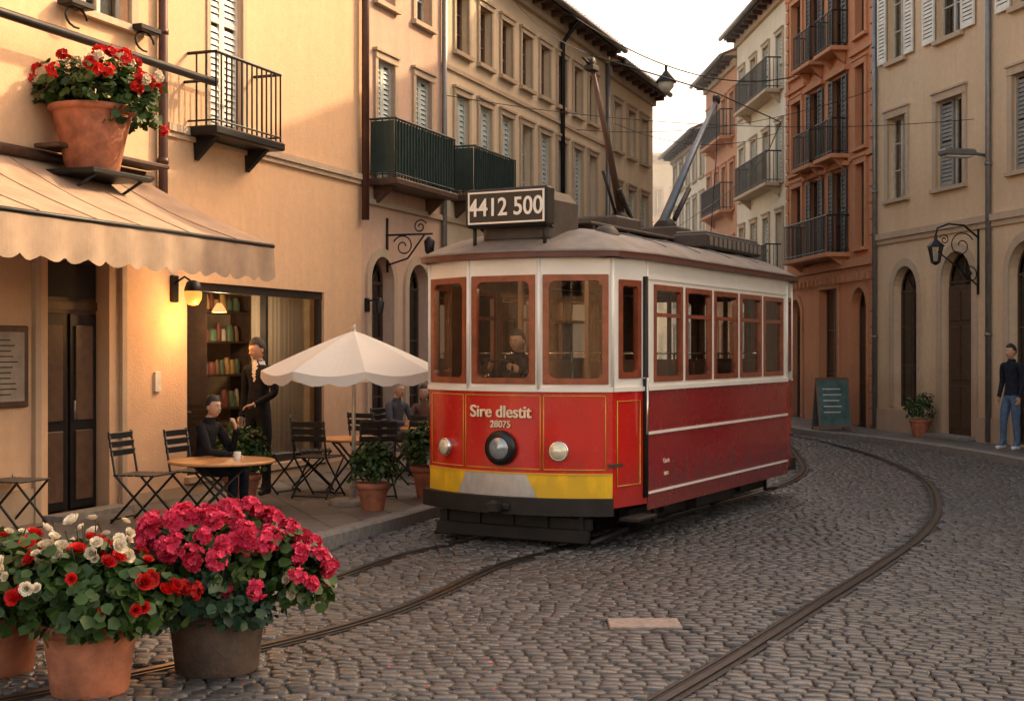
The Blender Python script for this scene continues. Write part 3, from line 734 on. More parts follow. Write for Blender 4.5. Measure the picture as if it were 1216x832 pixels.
for i,(x0,x1,c,d) in enumerate(up):
    if i%4 in (1,2) :
        m3=x0+(x1-x0)*.3; m4=x1-(x1-x0)*.3
        louvre(mb,x0-.12,m3-.1,c,d,-.06,shut_dk,p=.1); louvre(mb,m4+.1,x1+.12,c,d,-.06,shut_dk,p=.1)
        window(mb,x0,x1,c,d,fm=wood,cur=i%3==0)
        mb.box(x0-.2,x1+.2,-.12,.0,d+.06,d+.16,trim_or)
        mb.add([(x0-.15,-.05,d+.16),(x1+.15,-.05,d+.16),((x0+x1)/2,-.05,d+.42)],[(0,1,2)],trim_or)
    else:
        window(mb,x0,x1,c,d,fm=wood,cur=i%2==0); surround(mb,x0,x1,c,d,trim_or,w=.12,p=.05)
balcony(mb,1.4,4.5,3.9,.5,.82,iron,trim_or)
for zz in (6.08,8.45,10.85):
    balcony(mb,1.65,2.85,zz,.36,.78,iron,trim_or); balcony(mb,3.25,4.4,zz,.36,.78,iron,trim_or)
mb.box(.01,L2-.01,-.14,-.001,3.55,3.72,trim_or); mb.box(.01,L2-.01,-.07,-.001,3.40,3.548,trim_or)
for zz in (5.98,8.25,10.6): mb.box(.01,1.5,-.07,-.001,zz-.12,zz-.02,trim_or); mb.box(4.6,L2-.01,-.07,-.001,zz-.12,zz-.02,trim_or)
x=.1
while x<L2-.2: mb.box(x,x+.10,-.12,-.001,3.25,3.398,trim_or); x+=.3
for x in (.02,L2-.24): 
    z=.2
    while z<12.6: mb.bbox(x,x+.2,-.05,-.0,z,z+.30,trim_or,.012); z+=.34 if not 3.0<z<3.4 else .9
mb.obj('windows',R2)

def simple_row(name,p,d,L,H,mat,rows,nw,w,shm,bal=False,tr=trim_st,pitch=.42):
    l,a=frame_from(p,d); E=empty(name,l,a)
    mb=MB(); ops=[]
    for (c,e) in rows:
        for i in range(nw): x=L/nw*(i+.5)-w/2; ops.append((x,x+w,c,e))
    wall(mb,.003,L-.003,0,H,ops,mat); shell(mb,.003,L-.003,H,mat); mb.obj('walls',E)
    mb=MB(); roof(mb,.003,L-.003,H,.4,pitch=pitch); mb.obj('roof',E)
    mb=MB()
    for i,o in enumerate(ops):
        x0,x1,c,e=o
        if shm and i%3!=1:
            m=(x0+x1)/2; louvre(mb,x0,m-.002,c,e,.05,shm,p=.11); louvre(mb,m+.002,x1,c,e,.05,shm,p=.11)
        else: window(mb,x0,x1,c,e)
        surround(mb,x0,x1,c,e,tr,w=.09,sill=c>1)
    if bal:
        for (c,e) in rows[1:4]: balcony(mb,L*.28,L*.9,c-.02,.4,.8,iron,tr)
    mb.obj('windows',E); return E
simple_row('white_townhouse',(6.66,39.9),(.05,-1),5.87,10.9,stucco('white_plaster',(.74,.68,.56),.3),[(.2,2.7),(3.7,5.3),(6.1,7.6),(8.5,9.9)],4,.6,shut_pale,True)
simple_row('rust_townhouse',(6.42,44.6),(.05,-1),4.7,10.4,stucco('rust_plaster',(.62,.34,.21),.35),[(.2,2.6),(3.6,5.1),(6.0,7.4),(8.2,9.5)],4,.55,shut_grey,True,trim_or)
iv=stucco('hazed_ivory_plaster',(.78,.70,.55),.25)  # ivory paled, street haze painted into the plaster colour
simple_row('ivory_townhouse',(6.10,51.2),(.05,-1),6.6,9.0,iv,[(.2,2.6),(3.4,4.8),(5.6,7.0),(7.6,8.6)],5,.6,shut_white)
simple_row('far_townhouse',(3.2,68),(1,0),4.2,8.0,iv,[(.2,2.6),(3.6,5.0),(5.8,7.2)],4,.55,None,pitch=.25)
simple_row('far_townhouse',(7.5,74),(1,0),6,12.2,cr,[(.2,2.6),(4.0,5.5),(6.6,8.1),(9.2,10.6)],6,.5,None,pitch=.2)
simple_row('far_townhouse',(-4.5,70),(1,0),7.6,7.4,pk,[(.2,2.6),(3.9,5.4)],6,.6,None,pitch=.25)
simple_row('plaza_building',(20,-38),(-1,0),40,8.5,oc,[(.2,3.0),(4.2,6.0)],14,1.0,shut_grey)

# ============================================================ ground
def catmull(P,step=.15):
    P=[np.array(p,float) for p in P]; P=[2*P[0]-P[1]]+P+[2*P[-1]-P[-2]]; out=[]
    for i in range(1,len(P)-2):
        n=max(2,int(np.linalg.norm(P[i+1]-P[i])/step))
        for j in range(n):
            t=j/n; out.append(.5*((2*P[i])+(-P[i-1]+P[i+1])*t+(2*P[i-1]-5*P[i]+4*P[i+1]-P[i+2])*t*t+(-P[i-1]+3*P[i]-3*P[i+1]+P[i+2])*t**3))
    out.append(P[-2]); return np.array(out)
def offs(pts,d):
    t=np.gradient(pts,axis=0); t/=np.linalg.norm(t,axis=1,keepdims=True)
    nrm=np.stack([t[:,1],-t[:,0]],1); return pts+nrm*d
cobsheet=brickmat('cobble_sheet',(.065,.062,.060),(.10,.096,.093),(.015,.014,.013),.13,.09,.012,rough=.5,bst=1,warp=.15)
mb=MB(); mb.quad((-150,-120,-.018),(150,-120,-.018),(150,220,-.018),(-150,220,-.018),cobsheet); mb.obj('ground')
kL=catmull([(-9.5,-9),(-5.9,.5),(-3.77,6.2),(-1.71,11.7),(-.79,14.2),(.25,17.5),(1.2,20.5),(2.1,24.5),(2.95,28.5),(3.7,32),(4.0,35),(4.0,45),(4.0,64)],.3)
kR=catmull([(5.5,64),(5.8,50),(6.05,34),(5.98,29.5),(6.15,27.6),(6.9,25.4),(7.5,22.5),(7.75,19.5),(8.3,14),(9.6,6),(11,-9)],.3)
pave=brickmat('paving_slabs',(.115,.106,.098),(.165,.152,.14),(.04,.036,.033),.55,.4,.012,rot=LA,rough=.45,bst=.5)
def sidewalk(name,k,far,w=.16):
    e=empty(name)
    ki=offs(k,-w); mb=MB()
    for i in range(len(k)-1):
        a,b=k[i],k[i+1]; c,d=ki[i],ki[i+1]
        mb.quad((a[0],a[1],-.03),(b[0],b[1],-.03),(b[0],b[1],.105),(a[0],a[1],.105),granite)
        a2=a+(c-a)*.12; b2=b+(d-b)*.12
        mb.quad((a[0],a[1],.105),(b[0],b[1],.105),(b2[0],b2[1],.124),(a2[0],a2[1],.124),granite)
        mb.quad((a2[0],a2[1],.124),(b2[0],b2[1],.124),(d[0],d[1],.124),(c[0],c[1],.124),granite)
        if i%3==0:
            t=(b-a)/np.linalg.norm(b-a)*.006
            mb.quad((a[0]-t[0],a[1]-t[1],.126),(a[0]+t[0],a[1]+t[1],.126),(c[0]+t[0],c[1]+t[1],.126),(c[0]-t[0],c[1]-t[1],.126),dark)
    mb.obj('kerb',e)
    mb=MB()
    for i in range(len(k)-1):
        c,d=ki[i],ki[i+1]; mb.quad((c[0],c[1],.12),(d[0],d[1],.12),(far,d[1],.12),(far,c[1],.12),pave)
    mb.obj('paving',e)
sidewalk('pavement',kL,-30); sidewalk('pavement',kR,30)

TC=catmull([(-7,4.6),(-5,5.55),(-3.6,6.55),(-2.49,7.6),(-1.35,9.12),(-.565,11.2),(-.08,12.07),(1.375,14.7),(2.83,17.3),(3.72,19.6),(4.25,22.5),(4.7,26),(4.95,31),(4.9,40),(4.8,58)],.15)
RC=catmull([(5.0,31),(5.6,28.5),(5.95,26.5),(6.05,24),(6.0,21.7),(5.58,18.2),(4.8,15.2),(3.98,13.0),(3.0,11.0),(2.05,9.2),(1.26,7.7),(.6,6.5),(-.3,4.8),(-1.5,2.8),(-3,.5)],.15)
steel=M('rail_steel',(.12,.11,.10),.28,.85,var=.3,ns=15)
bed=M('rail_bed',(.028,.025,.023),.8,var=.3,ns=20,bst=.5)
def railpath(mb,P):
    def strip(a,b,z,m):
        A_=offs(P,a); B_=offs(P,b)
        for i in range(len(P)-1): mb.quad((A_[i][0],A_[i][1],z),(A_[i+1][0],A_[i+1][1],z),(B_[i+1][0],B_[i+1][1],z),(B_[i][0],B_[i][1],z),m)
    strip(-.078,.088,-.010,bed); strip(-.040,.008,.003,steel); strip(.008,.045,-.006,dark); strip(.045,.062,.001,steel)
rails=[]
e=empty('tram_track')
for s_ in (-.5,.5):
    mb=MB(); P=offs(TC,s_); rails.append(P); railpath(mb,P); mb.obj('rail',e)
mb=MB(); rails.append(RC); railpath(mb,RC); mb.obj('rail',empty('tram_track'))
# cobbles
def side_x(k,y): return np.interp(y,k[:,1],k[:,0])
kRs=kR[::-1]
RW=.086
xs=[];ys=[];ws=[]
for r in range(int((33-4.2)/RW)):
    y0=4.2+r*RW
    xl=side_x(kL,y0)-.5; xr=side_x(kRs,y0)+.5
    vl=-.42*y0-1.0; vr=.42*y0+1.0
    x=max(xl,vl)+random.random()*.12; xe=min(xr,vr)
    while x<xe:
        w=.085+.06*random.random(); xs.append(x+w/2); ys.append(y0); ws.append(w); x+=w
xs=np.array(xs);ys=np.array(ys);ws=np.array(ws)
ys=ys+.13*np.sin(1.05*xs+.6)+.05*np.sin(xs*2.3+ys*.35)+rng.normal(0,.003,len(xs))
keep=(xs>side_x(kL,ys)+.03)&(xs<side_x(kRs,ys)-.03)
for P in rails:
    dmin=np.full(len(xs),9.)
    for i in range(len(P)): dmin=np.minimum(dmin,np.hypot(xs-P[i,0],ys-P[i,1]))
    keep&=dmin>.115
keep&=~((abs(xs-.85)<.27)&(abs(ys-8.66)<.17))
xs=xs[keep];ys=ys[keep];ws=ws[keep]; n=len(xs)
oct_=np.array([(1,.62),(.74,1),(-.74,1),(-1,.62),(-1,-.62),(-.74,-1),(.74,-1),(1,-.62)],float)
jit=1+rng.normal(0,.05,(n,8,2))
hx=(ws/2-.0035); hy=RW/2-.0035
th=rng.normal(0,.05,n)+.135*np.cos(1.05*xs+.6); ct,st=np.cos(th),np.sin(th)
def rotp(p): return np.stack([p[...,0]*ct[:,None]-p[...,1]*st[:,None],p[...,0]*st[:,None]+p[...,1]*ct[:,None]],-1)
def ring(k): return rotp(oct_[None]*jit*np.stack([hx-k,np.full(n,hy-k)],1)[:,None,:])
hz=rng.normal(0,.0022,n)+.006*np.sin(xs*1.3+ys*.7); tx=rng.normal(0,.045,n); ty=rng.normal(0,.05,n)
V=np.zeros((n,25,3))
V[:,0,0]=xs;V[:,0,1]=ys;V[:,0,2]=hz+.0012
for k,(ins,dz) in enumerate(((.012,0),(.004,-.0045),(0,-.022))):
    p=ring(ins); s_=slice(1+8*k,9+8*k)
    V[:,s_,0]=xs[:,None]+p[...,0];V[:,s_,1]=ys[:,None]+p[...,1];V[:,s_,2]=hz[:,None]+dz+p[...,0]*tx[:,None]+p[...,1]*ty[:,None]
q=[(0,1,2,3),(0,3,4,5),(0,5,6,7),(0,7,8,1)]+[(1+8*k+i,9+8*k+i,9+8*k+(i+1)%8,1+8*k+(i+1)%8) for k in (0,1) for i in range(8)]
Q=(np.array(q)[None]+(np.arange(n)*25)[:,None,None]).reshape(-1,4)
va=np.repeat(np.clip(rng.normal(.40,.26,n),0,1),25)
cm,nt,b=newmat('cobblestone')
at=N(nt,'ShaderNodeAttribute'); at.attribute_name='v'
c_=mixc(nt,at.outputs['Fac'],(.036,.035,.035),(.125,.119,.114))
c_=mixc(nt,ramp(nt,noise(nt,.45,5,.7),.35,.7,(0,0,0),(.6,.6,.6)),c_,(.035,.032,.030))
c_=mixc(nt,ramp(nt,noise(nt,45,3,.7),.4,.8,(0,0,0),(.3,.3,.3)),c_,(.17,.16,.15))
nt.links.new(c_,b.inputs['Base Color'])
nt.links.new(ramp(nt,noise(nt,2.2,4,.7),.3,.7,(.22,)*3,(.44,)*3),b.inputs['Roughness'])
bump(nt,b,noise(nt,70,4,.7),.4,.008)
npmesh('cobblestones',[(V.reshape(-1,3),Q,0,va)],[cm])
mb=MB(); mb.bbox(.62,1.08,8.52,8.80,-.02,.006,M('utility_cover',(.27,.215,.18),.6,var=.3,ns=20,bst=.3),.005); mb.obj('utility_cover')

# ============================================================ TRAM
T=empty('tram',(-.08,12.07,0),R(-29))
red=M('tram_red',(.56,.014,.010),.2,var=.06,ns=2.5,coat=.5,grime=.35)
maroon=M('tram_maroon',(.27,.013,.018),.2,var=.08,ns=2,coat=.5,grime=.4)
white=M('tram_cream',(.84,.80,.72),.32,var=.05,ns=3,coat=.3)
gold=M('tram_gold',(.75,.42,.04),.35)
yellow=M('tram_yellow',(.90,.53,.012),.3,var=.05,grime=.25)
tbrown=M('tram_wood',(.24,.055,.024),.3,var=.3,ns=9,coat=.5)
roofm=M('tram_roof',(.165,.14,.12),.65,var=.28,ns=4,bst=.1)
eave=M('tram_eave',(.12,.038,.026),.45)
under=M('tram_under',(.020,.017,.015),.6,.3,var=.3)
chrome=M('lamp_chrome',(.7,.68,.62),.15,1)
steelg=M('tram_steel',(.58,.56,.53),.32,.35,var=.12,ns=10,grime=.2)
intw=M('tram_interior',(.20,.11,.065),.6)
lens=M('lamp_lens',(.75,.68,.48),.08,.2,coat=1)
lensd=M('lamp_lens_dark',(.30,.34,.36),.06,.4,coat=1)
FX=.95
def fy(x): return .275-.295*(1-abs(x/FX)**2.2)
arcF=[(-FX+2*FX*i/32,fy(-FX+2*FX*i/32)) for i in range(33)]
arcB=[(-p[0],5.73-p[1]) for p in arcF]
low=arcF+[(1.05,.8),(1.05,4.95)]+arcB+[(-1.05,4.95),(-1.05,.8)]
def densify(P,st=.12):
    out=[]
    for i in range(len(P)):
        a=P[i];b=P[(i+1)%len(P)]; L=math.hypot(b[0]-a[0],b[1]-a[1]); k=max(1,int(L/st))
        for j in range(k): out.append((a[0]+(b[0]-a[0])*j/k,a[1]+(b[1]-a[1])*j/k))
    return out
def off2(P,d,closed=True):
    out=[];n=len(P)
    for i in range(n):
        a=P[(i-1)%n] if closed or i>0 else P[i]; b=P[(i+1)%n] if closed or i<n-1 else P[i]
        dx,dy=b[0]-a[0],b[1]-a[1]; L=math.hypot(dx,dy) or 1
        out.append((P[i][0]+dy/L*d,P[i][1]-dx/L*d))
    return out
def strip(mb,P,z0,z1,mat,closed=True,smooth=True,off=0):
    if off: P=off2(P,off,closed)
    n=len(P); v=[(p[0],p[1],z0) for p in P]+[(p[0],p[1],z1) for p in P]
    f=[(i,(i+1)%n,n+(i+1)%n,n+i) for i in range(n if closed else n-1)]
    mb.add(v,f,mat,smooth)
def band(mb,P,z0,z1,off,mat,closed=True,inner=0):
    O=off2(P,off,closed); I=off2(P,inner,closed) if inner else P; n=len(P)
    v=[(p[0],p[1],z0) for p in I]+[(p[0],p[1],z0) for p in O]+[(p[0],p[1],z1) for p in O]+[(p[0],p[1],z1) for p in I]
    f=[]
    for i in range(n if closed else n-1):
        j=(i+1)%n
        for k in range(3): f.append((k*n+i,k*n+j,(k+1)*n+j,(k+1)*n+i))
    if not closed: f+= [(0,n,2*n,3*n),(n-1,2*n-1,3*n-1,4*n-1)]
    mb.add(v,f,mat)
mb=MB()
frontlow=arcF
strip(mb,frontlow,.66,1.385,red,False)
strip(mb,arcB,.45,1.385,red,False)
strip(mb,frontlow,.45,.66,yellow,False)
xa_,xb_=-.50,.34; v=[];nn_=16
for i in range(nn_+1):
    u=i/nn_; xt=xa_+.10+(xb_-xa_-.20)*u; xb2=xa_+(xb_-xa_)*u
    v+=[(xb2,fy(xb2)-.006,.452),(xt,fy(xt)-.006,.652)]
mb.add(v,[(2*i,2*i+2,2*i+3,2*i+1) for i in range(nn_)],steelg,True)
for (a,b) in (((FX,.275),(1.05,.8)),((-1.05,.8),(-FX,.275)),((1.05,4.95),(FX,5.455)),((-FX,5.455),(-1.05,4.95))):
    strip(mb,[a,b],.36,1.385,red,False,False)
strip(mb,[(1.05,.8),(1.05,4.95)],.36,1.40,maroon,False,False); strip(mb,[(-1.05,4.95),(-1.05,.8)],.36,1.40,maroon,False,False)
for s in (1,-1):
    P=[(s*1.05,.8),(s*1.05,4.95)] if s>0 else [(s*1.05,4.95),(s*1.05,.8)]
    band(mb,P,1.385,1.425,.022,white,False); band(mb,P,.985,1.01,.018,white,False); band(mb,P,.445,.465,.018,white,False)
    band(mb,P,.30,.44,.012,maroon,False); band(mb,P,1.05,1.062,.006,maroon,False)
    for i in range(34):
        yy=.86+i*.122
        for z in (1.35,.955): mb.ell((s*1.052,yy,z),(.005,.007,.007),maroon,6)
band(mb,frontlow,1.385,1.425,.024,white,False); band(mb,arcB,1.385,1.425,.024,white,False)
band(mb,[(FX,.275),(1.05,.8)],1.385,1.425,.022,white,False); band(mb,[(-1.05,.8),(-FX,.275)],1.385,1.425,.022,white,False)
band(mb,frontlow,.30,.45,.07,under,False,-.1); band(mb,arcB,.30,.45,.07,under,False,-.1)
band(mb,frontlow,.655,.668,.010,gold,False)
def apt(x,z,o=.006): return (x,fy(x)-o,z)
def pin(x0,x1,z0,z1):
    for x in (x0,x1): mb.tube([apt(x,z0),apt(x,z1)],.0045,gold,4)
    n=10
    for z in (z0,z1): mb.tube([apt(x0+(x1-x0)*i/n,z) for i in range(n+1)],.0045,gold,4)
pin(-.40,.37,.70,1.35); pin(-.90,-.43,.70,1.35); pin(.40,.90,.70,1.35)
def dp(u,z,o=.006): 
    a=Vector((FX,.275));b=Vector((1.05,.8)); p=a+(b-a)*u; nn=Vector(((b-a).y,-(b-a).x)).normalized()*o
    return (p.x+nn.x,p.y+nn.y,z)
for (u0,u1) in ((.12,.78),): mb.tube([dp(u0,.55),dp(u1,.55),dp(u1,1.3),dp(u0,1.3),dp(u0,.55)],.006,gold,4)
mb.tube([dp(.93,.42,.01),dp(.93,2.42,.01)],.028,under,6)
mb.tube([dp(.86,1.0,.05),dp(.86,1.0,.06),dp(.86,1.5,.06),dp(.86,1.5,.01)],.01,chrome,6)
mb.bbox(.98,1.16,.35,.78,.24,.275,under,.008)
mb.obj('lower_body',T)
mb=MB()
def pframe(p0,p1):
    d=(Vector(p1)-Vector(p0)).normalized(); m=Matrix.Identity(4)
    m[0][0],m[1][0]=d.x,d.y; m[0][1],m[1][1]=-d.y,d.x; m[0][3],m[1][3]=p0[0],p0[1]; return m,(Vector(p1)-Vector(p0)).length
def rrect(x0,x1,z0,z1,r,n=6):
    out=[]
    for (cx,cz,a0) in ((x1-r,z1-r,0),(x0+r,z1-r,90),(x0+r,z0+r,180),(x1-r,z0+r,270)):
        for i in range(n+1):
            a=R(a0+90*i/n); out.append((cx+r*math.cos(a),cz+r*math.sin(a)))
    return out
def sash(mb,x0,x1,z0,z1,fw=.05,r=.05,mat=None,proud=.012,bar=None,back=.04):
    mat=mat or tbrown
    A_=rrect(x0,x1,z0,z1,.012); B_=rrect(x0+fw,x1-fw,z0+fw,z1-fw,r); n=len(A_)
    v=[(p[0],-proud,p[1]) for p in A_]+[(p[0],-proud,p[1]) for p in B_]+[(p[0],back,p[1]) for p in B_]+[(p[0],.0,p[1]) for p in A_]+[(p[0],back,p[1]) for p in A_]
    f=[]
    for i in range(n):
        j=(i+1)%n; f+=[(i,j,n+j,n+i),(n+i,n+j,2*n+j,2*n+i),(i,j,3*n+j,3*n+i),(2*n+i,2*n+j,4*n+j,4*n+i)]
    mb.add(v,f,mat)
    mb.quad((x0+.01,.018,z0+.01),(x1-.01,.018,z0+.01),(x1-.01,.018,z1-.01),(x0+.01,.018,z1-.01),tglass)
    if bar: mb.box(x0+fw,x1-fw,-.004,.035,bar-.018,bar+.018,mat)
pl_=[(-1.05,.8),(-.95,.275),(-.36,0),(.36,0),(.95,.275),(1.05,.8),(1.05,4.95),(.95,5.455),(.36,5.73),(-.36,5.73),(-.95,5.455),(-1.05,4.95)]
for i in range(12):
    p0,p1=pl_[i],pl_[(i+1)%12]; m,L=pframe(p0,p1); mb.X=m; e_=.03
    kind={0:'d',1:'f',2:'f',3:'f',4:'d',5:'s',6:'d',7:'f',8:'f',9:'f',10:'d',11:'s'}[i]
    if kind=='f': ops=[(.035,L-.035,1.45,2.42)]
    elif kind=='d': ops=[(.09,L-.10,1.50,2.38)]
    else: ops=[(.16+.785*k,.16+.785*k+.70,1.46,2.36) for k in range(5)]
    wall(mb,0,L,1.40,2.585,ops,white,.04)
    wall(mb,0,L,1.40,2.585,ops,intw,.001,y=.041)
    for o in ops:
        sash(mb,*o,fw=.055 if kind!='s' else .05,r=.06 if kind=='f' else .03,bar=(2.08 if kind=='s' else None))
    if kind=='s':
        band(mb,[(0,0),(L,0)],2.40,2.42,.012,white,False)
mb.X=Matrix()
for p in pl_: mb.tube([(p[0],p[1],1.41),(p[0],p[1],2.58)],.018,white,8)
mb.obj('upper_body',T)
mb=MB(); D=densify(low,.14)
strip(mb,D,2.57,2.585,white,off=.02)
O1=off2(D,.02);O2=off2(D,.085)
n=len(D)
rings=[[(p[0],p[1],2.565) for p in O1],[(p[0],p[1],2.575) for p in O2],[(p[0],p[1],2.625) for p in O2]]
v=sum(rings,[]); f=[(k*n+i,k*n+(i+1)%n,(k+1)*n+(i+1)%n,(k+1)*n+i) for k in range(2) for i in range(n)]
mb.add(v,f,eave)
O3=off2(D,.095); rr=[]
for fct in (0,.03,.08,.16,.28,.42,.6,.8,.999):
    ring_=[]
    for p in O3:
        cx,cy=0,min(max(p[1],1.2),4.5); z=2.628+.285*(1-(1-fct)**2.6)
        ring_.append((p[0]+(cx-p[0])*fct,p[1]+(cy-p[1])*fct,z))
    rr.append(ring_)
v=[(p[0],p[1],2.62) for p in O3]+sum(rr,[]); K=len(rr)+1
f=[(k*n+i,k*n+(i+1)%n,(k+1)*n+(i+1)%n,(k+1)*n+i) for k in range(K-1) for i in range(n)]
mb.add(v,f,roofm,True)
for yy in (1.5,2.4,3.3,4.2): mb.tube([(x,yy,2.64+.28*(1-abs(x/1.12)**2.6)) for x in [-.95+.19*i for i in range(11)]],.012,roofm,5)
mb.tube([(-.75,1.0,2.80),(-.75,4.8,2.80)],.018,roofm,6); mb.tube([(.75,1.0,2.80),(.75,4.8,2.80)],.018,roofm,6)
mb.obj('roof',T)
mb=MB()
signm=M('sign_black',(.012,.012,.013),.4)
mb.bbox(-.40,.44,.02,.15,2.86,3.21,under,.02)
mb.box(-.36,.40,.012,.02,2.90,3.17,signm)
for (a,b,c,d) in ((-.37,.41,3.165,3.18),(-.37,.41,2.89,2.905)): mb.box(a,b,.006,.0195,c,d,white)
for (a,b) in ((-.37,-.355),(.395,.41)): mb.box(a,b,.006,.0195,2.905,3.165,white)
P=rrect(-.34,.40,.151,.80,.12); 
v=[(p[0],p[1],2.76) for p in P]+[(p[0],p[1],3.10) for p in P]+[(p[0]*.85,.151+(p[1]-.151)*.9,3.19) for p in P]; k=len(P)
gearm=M('roof_gear_brown',(.06,.048,.04),.6,.2,var=.25)
mb.add(v,[(q_*k+i,q_*k+(i+1)%k,(q_+1)*k+(i+1)%k,(q_+1)*k+i) for q_ in range(2) for i in range(k)]+[tuple(range(2*k,3*k))],gearm,False)
for x in (-.34,.38): mb.tube([(x,.08,2.66),(x,.08,2.88)],.018,under,6); mb.tube([(x,.12,2.9),(x,.5,2.74)],.014,under,6)
mb.lathe([(.13,0),(.11,.04),(.07,.08),(.0001,.09)],gearm,(.62,.85,2.82),14)
mb.bbox(-.35,.35,1.1,4.7,2.955,2.985,gearm,.008)
for yy in (1.2,2.0,3.0,4.0,4.6): mb.box(-.33,.33,yy-.03,yy+.03,2.89,2.954,gearm)
mb.bbox(-.22,.25,1.9,2.5,2.99,3.12,gearm,.02); mb.bbox(-.25,.25,3.5,3.95,2.99,3.14,gearm,.02)
mb.bbox(.32,.72,3.2,5.0,2.86,3.02,gearm,.02); mb.bbox(.34,.70,3.25,4.95,3.022,3.05,roofm,.01)
for i in range(12): mb.box(.722,.73,3.27+i*.145,3.36+i*.145,2.89,2.99,roofm)
mb.tube([(0,2.35,2.98),(0,2.5,3.18)],.07,under,10); mb.lathe([(.12,0),(.12,.05),(.05,.12)],under,(0,2.5,3.10),12)
pbase=Vector((0,2.56,3.18)); 
polem=M('trolley_pole_brown',(.10,.06,.045),.5,.4); pole2=M('trolley_pole_grey',(.12,.14,.17),.45,.5)
mb.tube([pbase,(0,2.2,3.95),(0,1.84,4.62)],[.045,.034,.022],polem,8)
mb.tube([(0,2.45,3.14),(0,2.1,3.6)],.018,under,6)
for i in range(14): 
    mb.tube([(.07,2.65-.022*i,3.16+.02*i),(.07,2.64-.022*i,3.175+.02*i)],.03,under,8)
mb.lathe([(.02,-.04),(.06,-.03),(.045,0),(.06,.03),(.02,.04)],under,(0,1.82,4.66),12,axis='x'); mb.bbox(-.05,.05,1.76,1.9,4.58,4.64,under,.01)
mb.tube([(0,1.85,4.64),(0,1.62,4.68)],.012,under,6)
mb.lathe([(.13,0),(.13,.05),(.05,.14)],under,(0,3.77,3.13),12)
mb.tube([(0,3.7,3.20),(0,4.5,4.0),(0,5.4,4.84)],[.055,.042,.028],pole2,8); mb.tube([(.06,3.9,3.25),(.06,4.35,3.65)],.03,under,8)
mb.lathe([(.02,-.04),(.06,-.03),(.045,0),(.06,.03),(.02,.04)],under,(0,5.43,4.88),12,axis='x')
mb.tube([(0,5.43,4.86),(.05,5.3,4.2),(.05,5.1,3.2),(.05,5.0,2.9)],.006,under,4)
mb.obj('roof_gear',T)
def text(s,size,loc,rot,mat,parent,ext=.004,off=0.0,sx=1):
    cu=bpy.data.curves.new('lettering','FONT'); cu.body=s; cu.size=size; cu.extrude=ext; cu.offset=off; cu.align_x='CENTER'; cu.align_y='CENTER'
    o=bpy.data.objects.new('lettering',cu); COL.objects.link(o); bpy.context.view_layer.update()
    me=bpy.data.meshes.new_from_object(o.evaluated_get(bpy.context.evaluated_depsgraph_get())); COL.objects.unlink(o); bpy.data.objects.remove(o)
    o=bpy.data.objects.new('lettering',me); COL.objects.link(o); me.materials.clear(); me.materials.append(mat)
    o.parent=parent; o.location=loc; o.rotation_euler=rot; o.scale=(sx,1,1); return o
text('4412 500',.225,(.02,.004,3.03),(R(90),0,0),white,T,.004,.003,.9)
cream=M('lettering_cream',(.85,.70,.50),.5)
text('Sire dlestit',.150,(-.013,-.032,1.20),(R(90),0,0),cream,T,.006,.001,.97)
text('Sire dlestit',.150,(-.007,-.0345,1.20),(R(90),0,0),cream,T,.006,.001,.97)
text('28075',.085,(-.01,-.032,1.09),(R(90),0,0),cream,T,.006,.001,1.0)
text('Carris',.06,(1.056,1.25,.72),(R(90),0,R(90)),cream,T,.002,.001)
text('28075',.045,(1.056,1.25,.60),(R(90),0,R(90)),cream,T,.002,.0005)
mb=MB()
def hl(x,z,r,ring=chrome,lm=lens,q=.88):
    y=fy(x); sl=(fy(x+.02)-fy(x-.02))/.04; a=math.atan(sl); Tm=Matrix.Rotation(a,3,'Z')
    prof=[(r*1.0,0.0),(r*1.08,.02),(r*1.08,.05),(r*.96,.075),(r*(q-.02),.07)]
    v0=len(mb.v)
    mb.lathe(prof[:-1]+[(r*q,.072)],ring,(x,y+.01,z),28,'y',T=Tm)
    mb.lathe([(r*q,.073),(r*q*.9,.080),(r*.5*q,.094),(.0001,.100)],lm,(x,y+.01,z),28,'y',T=Tm)
ringd=M('lamp_dark_ring',(.03,.03,.032),.3,.7)
hl(0,.88,.145,ringd,lensd,.66); hl(-.63,.865,.078); hl(.53,.865,.085)
mb.obj('headlamps',T)
mb=MB()
mb.bbox(-.62,.62,.35,5.3,.28,.44,under,.02)
mb.box(-.95,.95,.28,5.45,.44,.47,under)
for s in (-1,1):
    mb.bbox(s*.78-.05,s*.78+.05,.9,4.8,.14,.30,under,.02)
    for yy in (1.7,3.9):
        mb.lathe([(.05,-.05),(.30,-.05),(.33,-.03),(.33,-.02),(.30,-.015),(.30,.05),(.24,.055),(.22,.035),(.08,.035),(.07,.08),(.0001,.085)] if s>0 else [(.0001,-.085),(.07,-.08),(.08,-.035),(.22,-.035),(.24,-.055),(.30,-.05),(.30,.015),(.33,.02),(.33,.03),(.30,.05),(.05,.05)],under,(s*.55,yy,.335),28,'x')
        mb.bbox(s*.80-.09,s*.80+.09,yy-.11,yy+.11,.18,.40,under,.03)
        for k in (-1,1): mb.lathe([(.05,0),(.05,.14)],under,(s*.8,yy+k*.22,.2),10)
    mb.bbox(s*.85-.1,s*.85+.1,2.3,3.3,.16,.38,under,.02)
    for yy in (1.2,4.5): mb.tube([(s*.95,yy,.42),(s*.9,yy+.1,.14),(s*.9,yy+.5,.12)],.02,under,6)
for yy in (1.7,3.9): mb.tube([(-.6,yy,.335),(.6,yy,.335)],.05,under,8)
mb.bbox(-.78,.78,.12,.17,.05,.17,under,.01); mb.bbox(-.78,.78,.18,.23,.16,.27,under,.01)
for x in (-.7,-.35,0,.35,.7): mb.bbox(x-.02,x+.02,.15,.24,.06,.30,under,.005)
